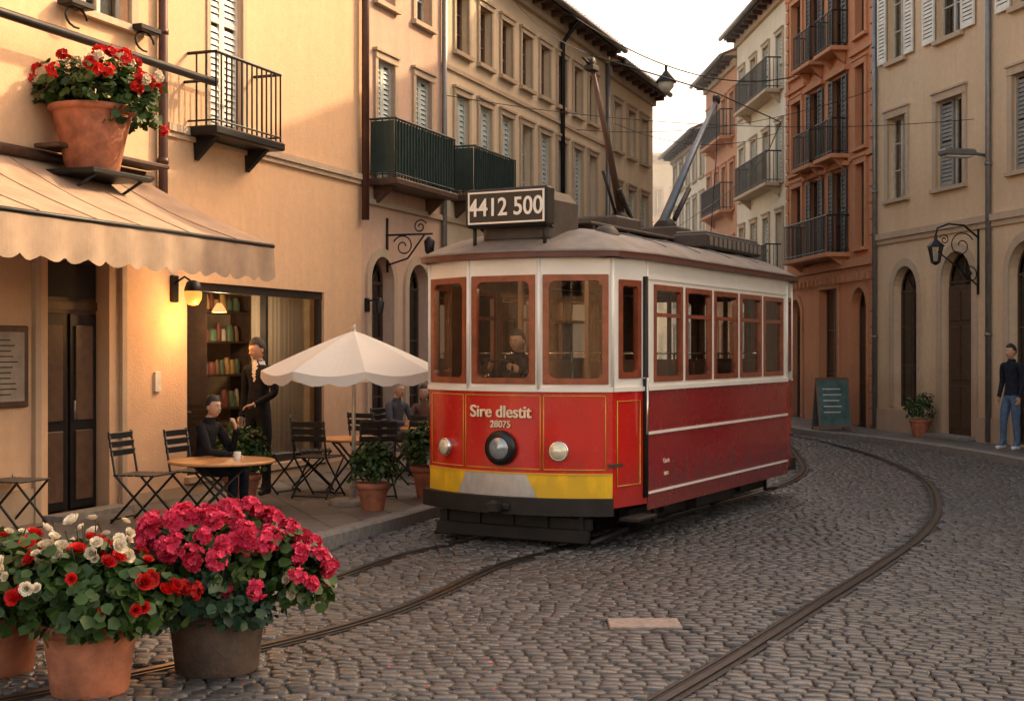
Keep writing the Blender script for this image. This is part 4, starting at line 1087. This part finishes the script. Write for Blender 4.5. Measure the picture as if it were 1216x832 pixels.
mb.bbox(-.12,.12,-.12,.12,.33,.40,under,.02); mb.bbox(-.05,.05,-.2,-.1,.31,.42,under,.02)
for s in (-1,1): mb.tube([(s*.8,.15,.06),(s*.8,.9,.10)],.025,under,6)
mb.obj('undercarriage',T)
mb=MB()
mb.box(-.98,.98,.25,5.45,.72,.75,wood)
ceil=M('tram_ceiling',(.45,.38,.29),.7)
mb.quad((-1.0,.2,2.56),(1.0,.2,2.56),(1.0,5.5,2.56),(-1.0,5.5,2.56),ceil)
for yy in (.98,4.75):
    mb.box(-1.0,-.38,yy,yy+.03,.75,1.45,intw); mb.box(.38,1.0,yy,yy+.03,.75,1.45,intw)
    for s in (-1,1):
        mb.box(min(s*.34,s*.38),max(s*.34,s*.38),yy-.01,yy+.04,.75,2.5,intw); mb.box(min(s*.99,s*1.03),max(s*.99,s*1.03),yy,yy+.03,1.45,2.5,intw)
    mb.box(-1.0,1.0,yy,yy+.03,2.42,2.55,intw)
seatm=M('seat_leather',(.14,.07,.045),.5)
for i in range(5):
    yy=1.35+i*.68
    for s in (-1,1):
        mb.bbox(s*.68-.25,s*.68+.25,yy-.2,yy+.2,1.08,1.17,seatm,.03); mb.bbox(s*.68-.25,s*.68+.25,yy+.2,yy+.27,1.1,1.66,seatm,.03)
        mb.box(s*.68-.03,s*.68+.03,yy-.03,yy+.03,.75,1.08,under)
        mb.tube([(s*.44,yy+.24,1.1),(s*.44,yy+.24,1.72),(s*.9,yy+.24,1.72)],.014,chrome,6)
for s in (-1,1): mb.tube([(s*.45,1.1,2.38),(s*.45,4.7,2.38)],.014,chrome,6)
mb.lathe([(.13,0),(.13,.62),(.10,.66)],under,(-.42,.36,.75),16); mb.tube([(-.42,.36,1.41),(-.42,.36,1.5),(-.34,.34,1.52)],.014,chrome,6)
mb.tube([(-.30,.48,1.1),(-.30,.41,1.55)],.018,under,6)
mb.tube([(-.30+.17*math.cos(i*math.pi/10),.40+.07*math.sin(i*math.pi/10),1.56+.10*math.sin(i*math.pi/10)) for i in range(21)],.014,under,6)
domem=M('cab_fill_dome',(1,.85,.6),.4,emit=(1,.75,.45),es=1.2)  # glowing dome added to go with the cab fill light
mb.lathe([(.0001,-.05),(.05,-.04),(.07,0)],domem,(0,.62,2.555),14)
mb.obj('interior',T)
ld=bpy.data.lights.new('cab_fill_light','POINT'); ld.energy=6; ld.color=(1,.72,.45); ld.shadow_soft_size=.07  # fill light added so the driver's face is not dark
lo=bpy.data.objects.new('cab_fill_light',ld); COL.objects.link(lo); lo.parent=T; lo.location=(0,.5,2.42)

mb=MB()
def sagline(a,b,s,n=16): return [Vector(a).lerp(Vector(b),i/n)-Vector((0,0,s*4*(i/n)*(1-i/n))) for i in range(n+1)]
tl=lambda x,y,z: tuple((Matrix.Translation((-.08,12.07,0))@Matrix.Rotation(R(-29),4,'Z'))@Vector((x,y,z)))
h1=tl(0,1.82,4.74); h2=tl(0,5.43,4.96)
wireP=[h1,h2,(3.95,19.8,5.1),(4.4,23,5.2),(4.8,27,5.3),(5.0,33,5.4),(4.9,50,5.5)]
mb.tube(wireP,.009,iron,5)
mb.tube(sagline(lpt(12.5,0,8.2),h1,.1),.006,iron,4)
mb.tube(sagline(lpt(16,0,6.4),(7.56,28.2,7.2),.35),.007,iron,4)
mb.tube(sagline((4.4,23,5.75),(4.4,23,5.2),0,2),.006,iron,4)
mb.tube(sagline(lpt(9.1,0,5.9),(8.3,24.2,5.9),.3),.006,iron,4)
mb.tube(sagline(lpt(19,0,7.0),(6.9,35,7.4),.4),.008,iron,4)
mb.obj('overhead_wires')
SL=empty('hanging_street_lamp')
mb=MB(); A0=Vector(lpt(14,0.3,8.5)); B0=Vector((6.98,33.2,8.5)); ln=sagline(A0,B0,.62,30)
mb.tube(ln,.014,iron,5)
c=ln[12]
mb.tube([c,c-Vector((0,0,.12))],.03,iron,8)
mb.lathe([(.02,.0),(.06,-.05),(.10,-.10),(.22,-.24),(.23,-.27)],iron,tuple(c-Vector((0,0,.10))),16)
mb.lathe([(.17,-.27),(.17,-.36),(.10,-.45),(.0001,-.48)],paper,tuple(c-Vector((0,0,.10))),14)
mb.obj('lamp',SL)

# ============================================================ furniture
blk=M('black_chair_metal',(.016,.018,.02),.45,.3)
def chair(loc,rot):
    mb=MB(); w=.21
    for s in (-w,w):
        mb.tube([(s,.24,0),(s,-.20,.45),(s,-.21,.46)],.012,blk,6)
        mb.tube([(s*.94,-.24,0),(s*.94,.20,.45),(s*.94,.27,.86)],.012,blk,6)
    for i in range(6): y=-.19+.075*i; mb.bbox(-w,w,y-.028,y+.028,.445,.46,blk,.004)
    for z,y in ((.66,.235),(.74,.248),(.82,.262)): mb.bbox(-w,w,y-.008,y+.008,z-.03,z+.03,blk,.004)
    mb.tube([(-w,.24,.03),(w,.24,.03)],.009,blk,5); mb.tube([(-w,-.22,.03),(w,-.22,.03)],.009,blk,5)
    return mb.obj('folding_chair',None,loc,rot)
def table(loc,rot,rx=.5,h=.72,rnd=True):
    mb=MB()
    mb.lathe([(rx-.02,h-.03),(rx,h-.022),(rx,h-.006),(rx-.01,h)],tabletop,(0,0,0),32)
    q=rx*.62
    for s in (-.2,.2):
        mb.tube([(-q,s,0),(q*.8,s,h-.035)],.013,blk,6); mb.tube([(q,s,0),(-q*.8,s,h-.035)],.013,blk,6)
    for x in (-q,q): mb.tube([(x,-.2,.012),(x,.2,.012)],.013,blk,6)
    for x in (-q*.8,q*.8): mb.tube([(x,-.2,h-.045),(x,.2,h-.045)],.012,blk,6)
    mb.lathe([(.028,0),(.034,.08),(.03,.08)],paper,(rx*.3,-.1,h+.001),12)
    return mb.obj('cafe_table',None,loc,rot)
G=.12
table((-2.74,12.72,G),R(8),.50,.60)
chair((-3.50,12.85,G),R(75)); 
chair((-3.07,13.22,G),R(72))
table((-4.95,13.0,G),R(0),.40,.66); chair((-4.52,12.25,G),R(70))
table((-1.85,15.6,G),R(20),.42,.62); chair((-2.35,15.9,G),R(100)); chair((-2.15,15.0,G),R(160)); chair((-1.55,15.0,G),R(200)); chair((-2.75,15.5,G),R(60)); chair((-1.35,16.0,G),R(-60))
table((-1.12,17.7,G),R(0),.36,.62); chair((-1.56,18.08,G),R(60)); chair((-1.18,18.6,G),R(-10)); chair((-.62,17.75,G),R(-90)); chair((-1.75,17.0,G),R(150))

U=empty('patio_umbrella',(-1.68,14.3,G))
canvas,nt,b=newmat('umbrella_canvas'); b.inputs['Base Color'].default_value=(.86,.83,.77,1); b.inputs['Roughness'].default_value=.9
tr=N(nt,'ShaderNodeBsdfTranslucent'); tr.inputs[0].default_value=(.88,.84,.76,1); mx=N(nt,'ShaderNodeMixShader'); mx.inputs[0].default_value=.3
nt.links.new(b.outputs[0],mx.inputs[1]); nt.links.new(tr.outputs[0],mx.inputs[2]); nt.links.new(mx.outputs[0],nt.nodes['Material Output'].inputs[0])
bump(nt,b,noise(nt,4,3),.3)
mb=MB(); polw=M('umbrella_pole',(.5,.46,.40),.4,.3)
mb.tube([(0,0,0),(0,0,1.86)],.022,polw,10); mb.lathe([(.0001,.05),(.02,.04),(.026,0)],polw,(0,0,1.86),8)
mb.lathe([(.26,0),(.26,.04),(.22,.06),(.05,.07),(.04,.20)],granite,(0,0,0),24)
for i in range(8):
    a=2*math.pi*(i+.3)/8; mb.tube([(0,0,1.8),(.88*math.cos(a),.88*math.sin(a),1.40)],.009,polw,5); mb.tube([(0,0,1.36),(.45*math.cos(a),.45*math.sin(a),1.585)],.007,polw,5)
mb.obj('frame',U)
mb=MB(); nu=8; ns=8
def upt(i,u,w):
    a=2*math.pi*(i+.3+w)/8; rr_=.97*u; edge=math.cos(math.pi/8)/math.cos(2*math.pi*(w-.5)/8) 
    rad=rr_*(edge*.8+.2)
    z=1.84-.42*u**1.1-.05*u*math.sin(math.pi*w)
    return (rad*math.cos(a),rad*math.sin(a),z)
for i in range(8):
    for jj in range(nu):
        for k in range(ns):
            mb.add([upt(i,jj/nu,k/ns),upt(i,(jj+1)/nu,k/ns),upt(i,(jj+1)/nu,(k+1)/ns),upt(i,jj/nu,(k+1)/ns)],[(0,1,2,3)],canvas,False)
    for k in range(ns):
        def e1(w,dz):
            p=upt(i,1,w); return (p[0]*1.005,p[1]*1.005,p[2]-dz*(.7+.45*abs(math.sin(2*math.pi*w))))
        mb.add([upt(i,1,k/ns),upt(i,1,(k+1)/ns),e1((k+1)/ns,.10),e1(k/ns,.10)],[(0,1,2,3)],canvas,True)
mb.obj('canopy',U)
mb=MB(); chalk=M('chalkboard',(.05,.11,.11),.6,var=.4,ns=5); 
for s in (1,-1):
    mb.X=Matrix.Translation((0,-s*.22,0))@Matrix.Rotation(R(-s*12),4,'X')
    mb.bbox(-.32,.32,-.012,.012,.12,1.05,chalk,.004)
    for x in (-.35,.32): mb.bbox(x,x+.03,-.018,.018,0,1.1,wframe_b,.004)
    mb.box(-.32,.32,-.018,.018,1.051,1.1,wframe_b); mb.box(-.32,.32,-.018,.018,.07,.118,wframe_b)
    for i in range(5): mb.box(-.22,.05+.15*random.random(),-s*.0135-.001,-s*.0135+.001,.85-.12*i,.87-.12*i,paper)
mb.X=Matrix()
mb.obj('chalkboard_sign',None,(6.55,27.6,.12),R(8))

# ============================================================ people
skin=M('skin',(.50,.28,.18),.5,var=.06); eyew=M('eye_white',(.6,.58,.55),.3); eyeb=M('eye_dark',(.02,.012,.01),.2); lip=M('lips',(.36,.14,.10),.5)
hairs={'dark':M('hair_dark',(.022,.014,.010),.6,var=.5,ns=60,bst=.6,bs=90),'grey':M('hair_grey',(.26,.24,.22),.7,var=.3,ns=60,bst=.6,bs=90)}
def skinmesh(pts,edges,rad):
    names=list(pts); me=bpy.data.meshes.new('tmp'); me.from_pydata([pts[n] for n in names],[(names.index(a),names.index(b)) for a,b in edges],[])
    o=bpy.data.objects.new('tmp',me); COL.objects.link(o)
    md=o.modifiers.new('s','SKIN'); md.use_x_symmetry=False; md.branch_smoothing=.6
    for i,nm in enumerate(names):
        r=rad[nm]; me.skin_vertices[0].data[i].radius=r if isinstance(r,tuple) else (r,r); me.skin_vertices[0].data[i].use_root=(nm=='pelvis')
    sb=o.modifiers.new('u','SUBSURF'); sb.levels=3; sb.render_levels=3
    bpy.context.view_layer.update()
    out=bpy.data.meshes.new_from_object(o.evaluated_get(bpy.context.evaluated_depsgraph_get()))
    bpy.data.objects.remove(o); return out
def hand(mb,w,d,pn,thumb,curl=.5):
    w=Vector(w); d=Vector(d).normalized(); pn=Vector(pn); pn=(pn-d*pn.dot(d)).normalized(); s=d.cross(pn)
    Tm=Matrix((d,s,pn)).transposed()
    mb.ell(w+d*.045,(.055,.040,.016),skin,10,T=Tm)
    for i,(o,L,c) in enumerate(((-.030,.058,1.15),(-.010,.070,1.0),(.010,.075,.95),(.030,.068,.85))):
        o=o*thumb; p=w+d*.083+s*o; pts=[p-d*.02]; ang=.15
        for k in range(3):
            pts.append(p.copy()); dd=d*math.cos(ang)+pn*math.sin(ang); p=p+dd*L*(.42,.33,.25)[k]; ang+=curl*c
        pts.append(p); mb.tube(pts,[.0095,.0095,.009,.008,.006],skin,7)
    b=w+d*.02+s*.026*thumb
    mb.tube([b,b+(d*.6+s*.7*thumb)*.03,b+(d*.6+s*.7*thumb)*.03+(d*.85+s*.2*thumb+pn*.4)*.028,b+(d*.6+s*.7*thumb)*.03+(d*.8+pn*.6)*.052],[.012,.0115,.0095,.007],skin,7)
def headmesh(mb,hair,Tm,c,long=False):
    nu,nv=40,30
    def P(u,v):
        th=math.pi*v/nv; ph=2*math.pi*u/nu
        nx,ny,nz=math.sin(th)*math.sin(ph),-math.sin(th)*math.cos(ph),math.cos(th)
        x,y,z=nx*.078,ny*.095,nz*.118
        if nz<0: x*=1-.28*(-nz)**1.5; y*=1-.10*(-nz)
        if nz<0 and ny<0: y-=.014*(-nz)*(-ny)
        if ny>0 and nz<-.3: y*=.8
        g=lambda ax,az,sx,sz: math.exp(-((nx-ax)/sx)**2-((nz-az)/sz)**2) if ny<0 else 0
        y-=.026*g(0,-.20,.13,.13)+.013*g(0,.0,.09,.16); y+=.010*(g(.36,.03,.16,.10)+g(-.36,.03,.16,.10)); y-=.007*g(0,.2,.5,.08)
        y-=.009*g(0,-.50,.22,.06); y+=.006*g(0,-.62,.25,.05); y-=.010*g(0,-.84,.25,.15)
        return Vector((x,y,z)),(nx,ny,nz)
    v=[Vector(c)+Tm@P(i,j)[0] for j in range(nv+1) for i in range(nu)]
    f=[(j*nu+i,(j+1)*nu+i,(j+1)*nu+(i+1)%nu,j*nu+(i+1)%nu) for j in range(nv) for i in range(nu)]
    mb.add(v,f,skin,True)
    def he(n_):
        nx,ny,nz=n_
        if ny<-.45: e=.50+.05*abs(nx)
        elif ny<-.05: e=.50-(ny+.45)*1.2
        elif ny<.12: e=.02-(ny+.05)*3.2
        else: e=-.52
        if long and ny>-.1: e=-2
        return nz-e
    hv={};hf=[];vv=[]
    def hp(i,j):
        i%=nu
        if (i,j) not in hv:
            p,nn=P(i,j); e=he(nn); k=1.03+.10*min(1,max(0,e)/.25)+.02*math.sin(i*2.1+j*1.3)
            q=Vector((p.x*k,p.y*k+.002,p.z*(k if nn[2]>0 else 1)+.002))
            hv[(i,j)]=len(vv); vv.append(Vector(c)+Tm@q)
        return hv[(i,j)]
    for j in range(nv):
        for i in range(nu):
            if he(P(i+.5,j+.5)[1])>0: hf.append((hp(i,j),hp(i,j+1),hp(i+1,j+1),hp(i+1,j)))
    mb.add(vv,hf,hair,True); T4=Tm.to_4x4(); C=Vector(c)
    if long: mb.ell(C+Tm@Vector((0,.055,-.10)),(.075,.045,.10),hair,14,T=T4)
    for s in (-1,1):
        mb.ell(C+Tm@Vector((s*.027,-.0815,.004)),(.013,.008,.0075),eyew,10,T=T4); mb.ell(C+Tm@Vector((s*.027,-.0885,.004)),(.0065,.003,.0065),eyeb,8,T=T4)
        mb.ell(C+Tm@Vector((s*.028,-.0935,.024)),(.019,.004,.0035),hair,6,T=T4)
        mb.ell(C+Tm@Vector((s*.079,.005,-.004)),(.009,.02,.031),skin,10,T=T4)
    mb.ell(C+Tm@Vector((0,-.0960,-.056)),(.021,.005,.0055),lip,8,T=T4)
BR=dict(pelvis=(.150,.108),spine=(.135,.10),chest=(.172,.112),neck=.060,headb=.054,shL=.060,shR=.060,uaL=.060,uaR=.060,elL=.048,elR=.048,wrL=.034,wrR=.034,hipL=.090,hipR=.090,thL=.086,thR=.086,knL=.064,knR=.064,anL=.052,anR=.052,toL=.038,toR=.038,heL=.038,heR=.038)
ED=[('pelvis','spine'),('spine','chest'),('chest','neck'),('neck','headb'),('chest','shL'),('shL','uaL'),('uaL','elL'),('elL','wrL'),('chest','shR'),('shR','uaR'),('uaR','elR'),('elR','wrR'),
    ('pelvis','hipL'),('hipL','thL'),('thL','knL'),('knL','anL'),('anL','toL'),('anL','heL'),('pelvis','hipR'),('hipR','thR'),('thR','knR'),('knR','anR'),('anR','toR'),('anR','heR')]
def person(name,loc,rot,J,top,leg,shoe,hair='dark',s=1,look=0,nod=0,hands=None,shirt=None,long=False,hem=None):
    E=empty(name,loc,rot,s)
    J={k:Vector(v) for k,v in J.items()}
    for q in 'LR': J['ua'+q]=J['sh'+q].lerp(J['el'+q],.45); J['th'+q]=J['hip'+q].lerp(J['kn'+q],.45)
    me=skinmesh({k:J[k] for k in BR},ED,BR)
    mats=[top,leg,shoe,skin,shirt or top]
    for m in mats: me.materials.append(m)
    def sg(a,b):
        if (a,b)==('neck','headb'): return 3
        if a[:2] in('hi','th','kn') or b[:2]=='hi': return 1
        if a[:2]=='an': return 2
        if a[:2] in('ua','el','sh'): return 9
        return 0
    standing=J['pelvis'].z>.8
    for p in me.polygons:
        c=p.center; best=9;bm=0
        for (a,b) in ED:
            A_,B_=J[a],J[b]; ab=B_-A_; t=max(0,min(1,(c-A_).dot(ab)/max(1e-9,ab.length_squared))); d=(A_+ab*t-c).length-.5*(BR[a] if not isinstance(BR[a],tuple) else BR[a][0])
            if d<best: best=d; bm=sg(a,b)
        p.use_smooth=True
        if standing and bm in (0,1,9):
            if bm!=9 or abs(c.x)<.165: bm= (9 if c.z>1.1 and bm==9 else (1 if c.z<(hem or .90) else 0))
        if bm in (1,2) and c.z<1.0: bm= 2 if c.z<.085 else (1 if bm==2 or not standing or c.z<(hem or .90) else bm)
        if bm==9: bm=0
        if bm==0 and c.z>J['neck'].z+.03: bm=3
        if shirt and bm==0:
            zz=c.z-(J['chest'].z-.06); cc=c-J['chest']
            if zz>0 and cc.y<-.05 and abs(cc.x)<.01+.12*zz: bm=4
        p.material_index=bm
    o=bpy.data.objects.new('body',me); COL.objects.link(o); o.parent=E
    mb=MB(); Tm=(Matrix.Rotation(R(look),3,'Z')@Matrix.Rotation(R(nod),3,'X'))
    headmesh(mb,hairs[hair],Tm,J['headb']+Vector((0,-.018,.075)),long); mb.obj('head',E)
    mb=MB()
    for sd,th in (('L',1),('R',-1)):
        w=J['wr'+sd]; fo=(w-J['el'+sd]).normalized(); pn=Vector((1 if sd=='L' else -1,0,0)); cu=.45; hd=fo
        if hands and sd in hands: hd,pn,cu=hands[sd]
        hand(mb,w+Vector(hd).normalized()*.008,hd,pn,th,cu)
        mb.tube([w-fo*.03,w+fo*.014],[.036,.035],top,12); mb.tube([w,w+fo*.022],[.032,.031],shirt or top,12)
    mb.lathe([(.070,-.035),(.064,-.01),(.060,.012)],shirt or top,tuple(J['neck']+Vector((0,0,.006))),16)
    mb.obj('hands',E)
    return E
def stand():
    J=dict(pelvis=(0,0,.93),spine=(0,.005,1.10),chest=(0,.0,1.30),neck=(0,.01,1.465),headb=(0,-.005,1.535))
    for s,x in (('L',-1),('R',1)):
        J['sh'+s]=(x*.175,.01,1.405); J['el'+s]=(x*.215,.03,1.13); J['wr'+s]=(x*.21,-.05,.89)
        J['hip'+s]=(x*.09,0,.86); J['kn'+s]=(x*.10,-.015,.49); J['an'+s]=(x*.11,.02,.10); J['to'+s]=(x*.125,-.14,.04); J['he'+s]=(x*.11,.065,.04)
    return J
def sit(seat=.47,lean=0):
    z=seat+.10
    J=dict(pelvis=(0,0,z),spine=(0,.0-lean*.3,z+.17),chest=(0,-.01-lean*.6,z+.36),neck=(0,-.02-lean,z+.53),headb=(0,-.045-lean*1.1,z+.60))
    for s,x in (('L',-1),('R',1)):
        J['sh'+s]=(x*.175,-.015-lean*.9,z+.465); J['el'+s]=(x*.23,-.10-lean,z+.22); J['wr'+s]=(x*.17,-.32-lean,z+.19)
        J['hip'+s]=(x*.095,-.03,z-.01); J['kn'+s]=(x*.12,-.44,z-.03); J['an'+s]=(x*.12,-.43,.10); J['to'+s]=(x*.13,-.59,.04); J['he'+s]=(x*.12,-.385,.04)
    return J
blackc=M('black_cloth',(.010,.010,.012),.9,var=.3,ns=20,bst=.5,bs=18,spec=.2); navy=M('navy_cloth',(.014,.018,.030),.9,var=.3,ns=20,bst=.5,bs=18,spec=.2)
jeans=M('blue_jeans',(.06,.11,.19),.85,var=.3,ns=14,bst=.5,bs=22); greyt=M('grey_trousers',(.05,.05,.055),.85,bst=.3,bs=25); shirtw=M('white_shirt',(.55,.53,.5),.8); shoeb=M('black_shoe',(.012,.01,.01),.35); shoew=M('white_shoe',(.6,.6,.58),.5); tan=M('tan_cloth',(.14,.07,.05),.85); greyc=M('grey_shirt',(.05,.055,.07),.85,bst=.4,bs=20)
J=stand(); J['elR']=(.24,-.01,1.13); J['wrR']=(.13,-.20,1.02); J['elL']=(-.22,.04,1.13); J['wrL']=(-.225,-.02,.88)
person('standing_waiter',(-2.83,15.05,G),R(-30),J,blackc,blackc,shoeb,'dark',1.02,look=-12,nod=12,hands={'R':((-.7,-.5,-.2),(0,0,-1),.6)},shirt=shirtw,hem=.80)
J=sit(.45,.05); J['elR']=(.24,-.22,.70); J['wrR']=(.12,-.34,.96); J['elL']=(-.24,-.20,.74); J['wrL']=(-.10,-.40,.70)
person('seated_man',(-3.03,13.25,G),R(72),J,blackc,navy,shoeb,'dark',.88,look=-14,hands={'R':((-.25,.1,.9),(-.3,.9,0),.7),'L':((.3,-.9,-.05),(0,0,-1),.3)})
J=sit(.45,.04); person('seated_older_man',(-1.58,18.08,G),R(50),J,greyc,greyt,shoeb,'grey',.90,look=-15)
J=sit(.45,.02); person('seated_woman',(-1.19,18.6,G),R(-15),J,tan,jeans,shoeb,'dark',.86,look=10,long=True)
J=stand(); J['knL']=(-.11,-.06,.49); J['anL']=(-.12,-.05,.10); J['toL']=(-.14,-.21,.04); J['heL']=(-.12,-.005,.04)
person('pedestrian',(8.12,21.9,G),R(-62),J,navy,jeans,shoew,'dark',1.0,look=0)
J=sit(.45,.12); J['elR']=(.24,-.20,.80); J['wrR']=(.12,-.36,.90); J['elL']=(-.24,-.20,.80); J['wrL']=(-.22,-.36,.90)
dx,dy,_=tl(-.20,.80,0)
person('tram_driver',(dx,dy,.76),R(-29),J,navy,navy,shoeb,'dark',.88,nod=4)
mb=MB(); mb.lathe([(.16,.36),(.17,.39),(.16,.42)],seatm,tuple(tl(-.20,.83,.76)),16); mb.lathe([(.03,0),(.03,.36)],under,tuple(tl(-.20,.83,.76)),8); mb.obj('driver_stool')

# ============================================================ haze down the street
hm=bpy.data.materials.new('haze'); hm.use_nodes=True; nt=hm.node_tree; nt.nodes.clear()
o_=N(nt,'ShaderNodeOutputMaterial'); vs=N(nt,'ShaderNodeVolumeScatter'); vs.inputs['Color'].default_value=(1,.93,.80,1); vs.inputs['Density'].default_value=.018; vs.inputs['Anisotropy'].default_value=.3
nt.links.new(vs.outputs[0],o_.inputs['Volume'])
mb=MB(); mb.box(-20,30,35,84,.2,20,hm); mb.obj('haze')

# ============================================================ light, sky, camera
el=R(33); sd=Vector((.86,.51,0)).normalized(); sv=Vector((sd.x*math.cos(el),sd.y*math.cos(el),math.sin(el)))
w=bpy.data.worlds.new('World'); SC.world=w; w.use_nodes=True; nt=w.node_tree
bgn=nt.nodes['Background']; sky=N(nt,'ShaderNodeTexSky',sky_type='NISHITA'); sky.sun_disc=False; sky.sun_elevation=el; sky.sun_rotation=math.atan2(sd.x,sd.y)
sky.air_density=1.0; sky.dust_density=4.0; sky.ozone_density=.6
nt.links.new(mixc(nt,1.0,sky.outputs[0],(4.9,3.75,2.65),'MULTIPLY'),bgn.inputs[0]); bgn.inputs[1].default_value=.14
sl=bpy.data.lights.new('sun','SUN'); sl.energy=5.0; sl.angle=R(.6); sl.color=(1,.76,.46)
so=bpy.data.objects.new('sun',sl); COL.objects.link(so); so.rotation_euler=sv.to_track_quat('Z','Y').to_euler()
cd=bpy.data.cameras.new('camera'); cd.lens=36*1600/1216; cd.sensor_width=36; cd.clip_end=600; cd.clip_start=.1
co=bpy.data.objects.new('camera',cd); COL.objects.link(co); co.location=(0,0,1.75); co.rotation_euler=(R(90),0,0); SC.camera=co
SC.view_settings.view_transform='Standard'; SC.view_settings.look='None'; SC.view_settings.exposure=0
